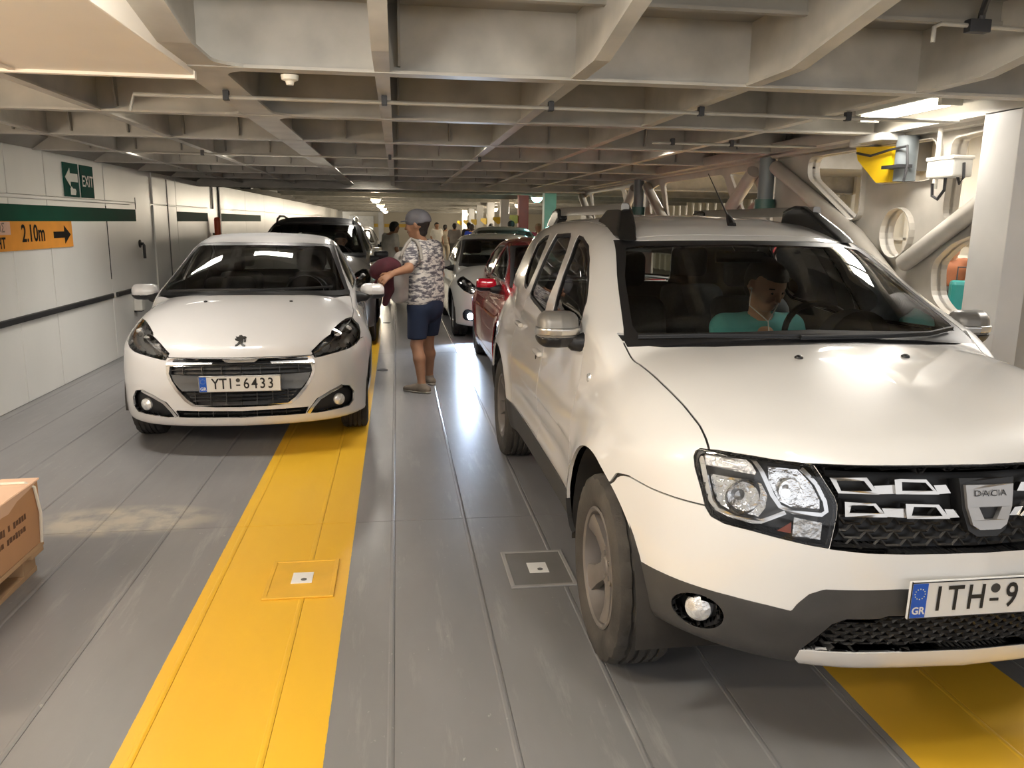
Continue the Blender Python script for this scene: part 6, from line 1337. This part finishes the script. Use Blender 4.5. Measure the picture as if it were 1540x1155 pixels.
def crowd():
    c = lambda n, rgb: mat('cloth_'+n, rgb, .85, 0, .12, 8)
    fz = lambda y: -.0073*max(0, y-21.07)
    P = [((-.13, 17.4), 2.2, 'person in white leaning by the parked cars at the left', c('white', (.65, .62, .56)), c('black', (.02, .02, .02)), .93),
         ((1.60, 33.), 0.4, 'distant man in a white shirt and brown trousers with his back turned', c('white', (.6, .57, .5)), c('brown', (.13, .08, .05)), .98),
         ((2.0, 34.), 2.8, 'distant woman in pale clothes beside the man in white', c('cream', (.55, .47, .36)), c('cream', (.5, .42, .3)), .93),
         ((2.25, 32.), 2.9, 'distant person in grey with a backpack in the crowd', c('grey', (.22, .20, .19)), c('darkgrey', (.07, .065, .06)), .96),
         ((2.72, 31.), 3.1, 'distant person in a black shirt in the crowd', c('black', (.02, .02, .02)), c('darkgrey', (.05, .05, .05)), .98),
         ((2.65, 29.), 3.0, 'distant person in a bright blue shirt', c('blue', (.01, .04, .36)), c('darkgrey', (.05, .05, .05)), .93),
         ((3.0, 26.), 2.9, 'distant person in dark green near the pillars', c('green', (.05, .06, .05)), c('darkgrey', (.05, .05, .05)), .94),
         ((2.83, 20.2), 3.0, 'man in a teal shirt behind the red car', c('teal', (.02, .22, .32)), c('darkgrey', (.05, .05, .05)), .97),
         ((4.0, 23.), 0.3, 'person in a pink top with light hair beyond the pillars', c('pink', (.62, .12, .20)), c('darkgrey', (.05, .05, .05)), .94)]
    for (xy, rz, lab, sh, lg, s) in P:
        standing((xy[0], xy[1], fz(xy[1])), rz, lab, sh, lg, s=s, res=.034, hair=mat('fair_hair', (.35, .25, .15), .6) if 'light hair' in lab else HAIRD, lean=.10 if 'leaning' in lab else 0.)
    o = standing((8.72, 11.75, 0), -.8, 'person with dark curly hair seen through the truss opening', c('rust', (.16, .05, .015)), c('darkgrey', (.05, .05, .05)), s=.78, res=.03)
    b = empty('suitcase', (8.62, 11.25, 0), -.5, 'teal suitcase standing seen through the truss opening', 'suitcase')
    m = MB(); m.box(-.22, .22, -.14, .14, .06, .80, .06); m.build('shell', mat('teal_shell', (.0, .13, .12), .4), b)
    for q in (-1, 1): k = MB(); k.lathe([(0, -.02), (.05, -.02), (.05, .02), (0, .02)], 12, 'x', (q*.18, 0, .05)); k.build('wheel', BLACK, b)
    k = MB(); k.tube([(-.12, .1, .8), (-.12, .1, 1.0), (.12, .1, 1.0), (.12, .1, .8)], .012, 6); k.build('handle', BLACK, b)
crowd()
def suv_driver():
    o = empty('person', (-.80, 11.95, .62), 0, 'shadowy driver inside the dark SUV behind the white hatchback', 'person'); c = V3(0, 0, .66); f = V3(.1, -1, 0); hc, r, up = head_cones(c, f, 1.)
    C = hc+[(V3(0, .02, .5), c-V3(0, 0, .05), .056, .054), (V3(-.17, .03, .45), V3(.17, .03, .45), .06, .06), (V3(0, .03, .4), V3(0, .04, .1), .13, .13)]
    for q in (-1, 1): C += [(V3(q*.18, .03, .44), V3(q*.22, -.12, .24), .05, .04), (V3(q*.22, -.12, .24), V3(q*.12, -.32, .3), .04, .03)]
    cones_mesh('body', C, .018, SKIN, o, .03); face_bits(o, c, f, r, up, 1., HAIRD)
    cones_mesh('shirt', [(V3(0, .03, .38), V3(0, .04, .1), .14, .14), (V3(-.08, .03, .38), V3(-.07, .04, .1), .135, .135), (V3(.08, .03, .38), V3(.07, .04, .1), .135, .135), (V3(-.18, .03, .44), V3(.18, .03, .44), .072, .072)], .02, mat('cloth_black', (.02, .02, .02)), o, .05)
    cones_mesh('hair', [(c+V3(0, .02, .045), c+V3(0, -.02, .055), .093, .085)], .016, HAIRD, o, .03, cut=lambda X, Y, Z: np.minimum(-(Y-c[1])-.02, c[2]+.05-Z))
suv_driver()

# ------------------------------------------------------------------ pallet with carton
def pallet():
    W = mat('pallet_wood', (.42, .27, .15), .8, 0, .25, 3., bump=.3, bscale=30, stretch=(1, .2, 1)); o = empty('pallet', (-2.2, 3.08, 0), 0, 'wooden pallet under the cardboard carton at the left edge', 'pallet')
    for i in range(3):
        x = -.55+i*.53
        for j in range(3):
            y = -.53+j*.53; k = MB(); k.box(x-.05, x+.05, y-.06, y+.06, .022, .10, .004); k.build('block', W, o)
        k = MB(); k.box(x-.05, x+.05, -.6, .6, 0, .022, .003); k.build('bottom_board', W, o)
    for j in range(3): y = -.53+j*.53; k = MB(); k.box(-.6, .6, y-.06, y+.06, .10, .122, .003); k.build('stringer', W, o)
    for j in range(6): x = -.535+j*.214; k = MB(); k.box(x-.065, x+.065, -.6, .6, .122, .144, .003); k.build('deck_board', W, o)
    c = empty('carton', (-2.2, 3.08, .145), 0, 'brown strapped cardboard carton with printed writing on the pallet', 'carton'); CB = mat('cardboard', (.52, .29, .15), .75, 0, .07, 4., bump=.1, bscale=60); CL = mat('cardboard_light', (.72, .50, .36), .7, 0, .06, 5.)
    m = MB(); x0, x1, y0, y1, h = -.6, .6, -.6, .6, .285; m.box(x0, x1, y0, y1, 0, h-.004, .006); m.build('box', CB, c)
    k = MB(); fl = [(x1+.002, y1+.012), (x1-.15, y1+.004), (x1-.16, y1-.2), (x1-.15, y0), (x1+.002, y0)]; k.prism(fl, h-.004, h+.002, 'z'); k.build('top_flap', CL, c)
    tear = [(y1, h), (y1-.1, h-.018), (y1-.22, h-.03), (y1-.3, h-.055), (y1-.36, h-.05), (y1-.5, h-.075), (y0, h-.08), (y0, h)]
    k = MB(); k.prism(tear, x1+.001, x1+.006, 'x'); k.build('side_flap', CL, c)
    k = MB(); k.add([(x1+.004, y1-.03, 0), (x1+.012, y1-.03, .14), (x1+.008, y1-.055, h-.02), (x1-.02, y1-.075, h+.006), (x1-.3, y1-.09, h+.006)], []); pts = k.V; k = MB(); k.tube(pts, .007, 6); k.build('strap', mat('strap_white', (.75, .70, .60), .5), c, smooth=True)
    INK = mat('print_ink', (.13, .06, .03), .7)
    rr = random.Random(3)      # blurred, unreadable rows of print
    for z, ya, yb, sz in ((.165, -.45, .48, .034), (.115, .20, .44, .028), (.085, -.30, .10, .030)):
        k = MB(); y = ya
        while y < yb:
            w = rr.uniform(.010, .022)
            if rr.random() > .13: k.box(x1, x1+.0015, y, y+w, z-sz*rr.uniform(.3, .5), z+sz*rr.uniform(.3, .5))
            y += w+.007
        k.build('printed_row', INK, c)
pallet()
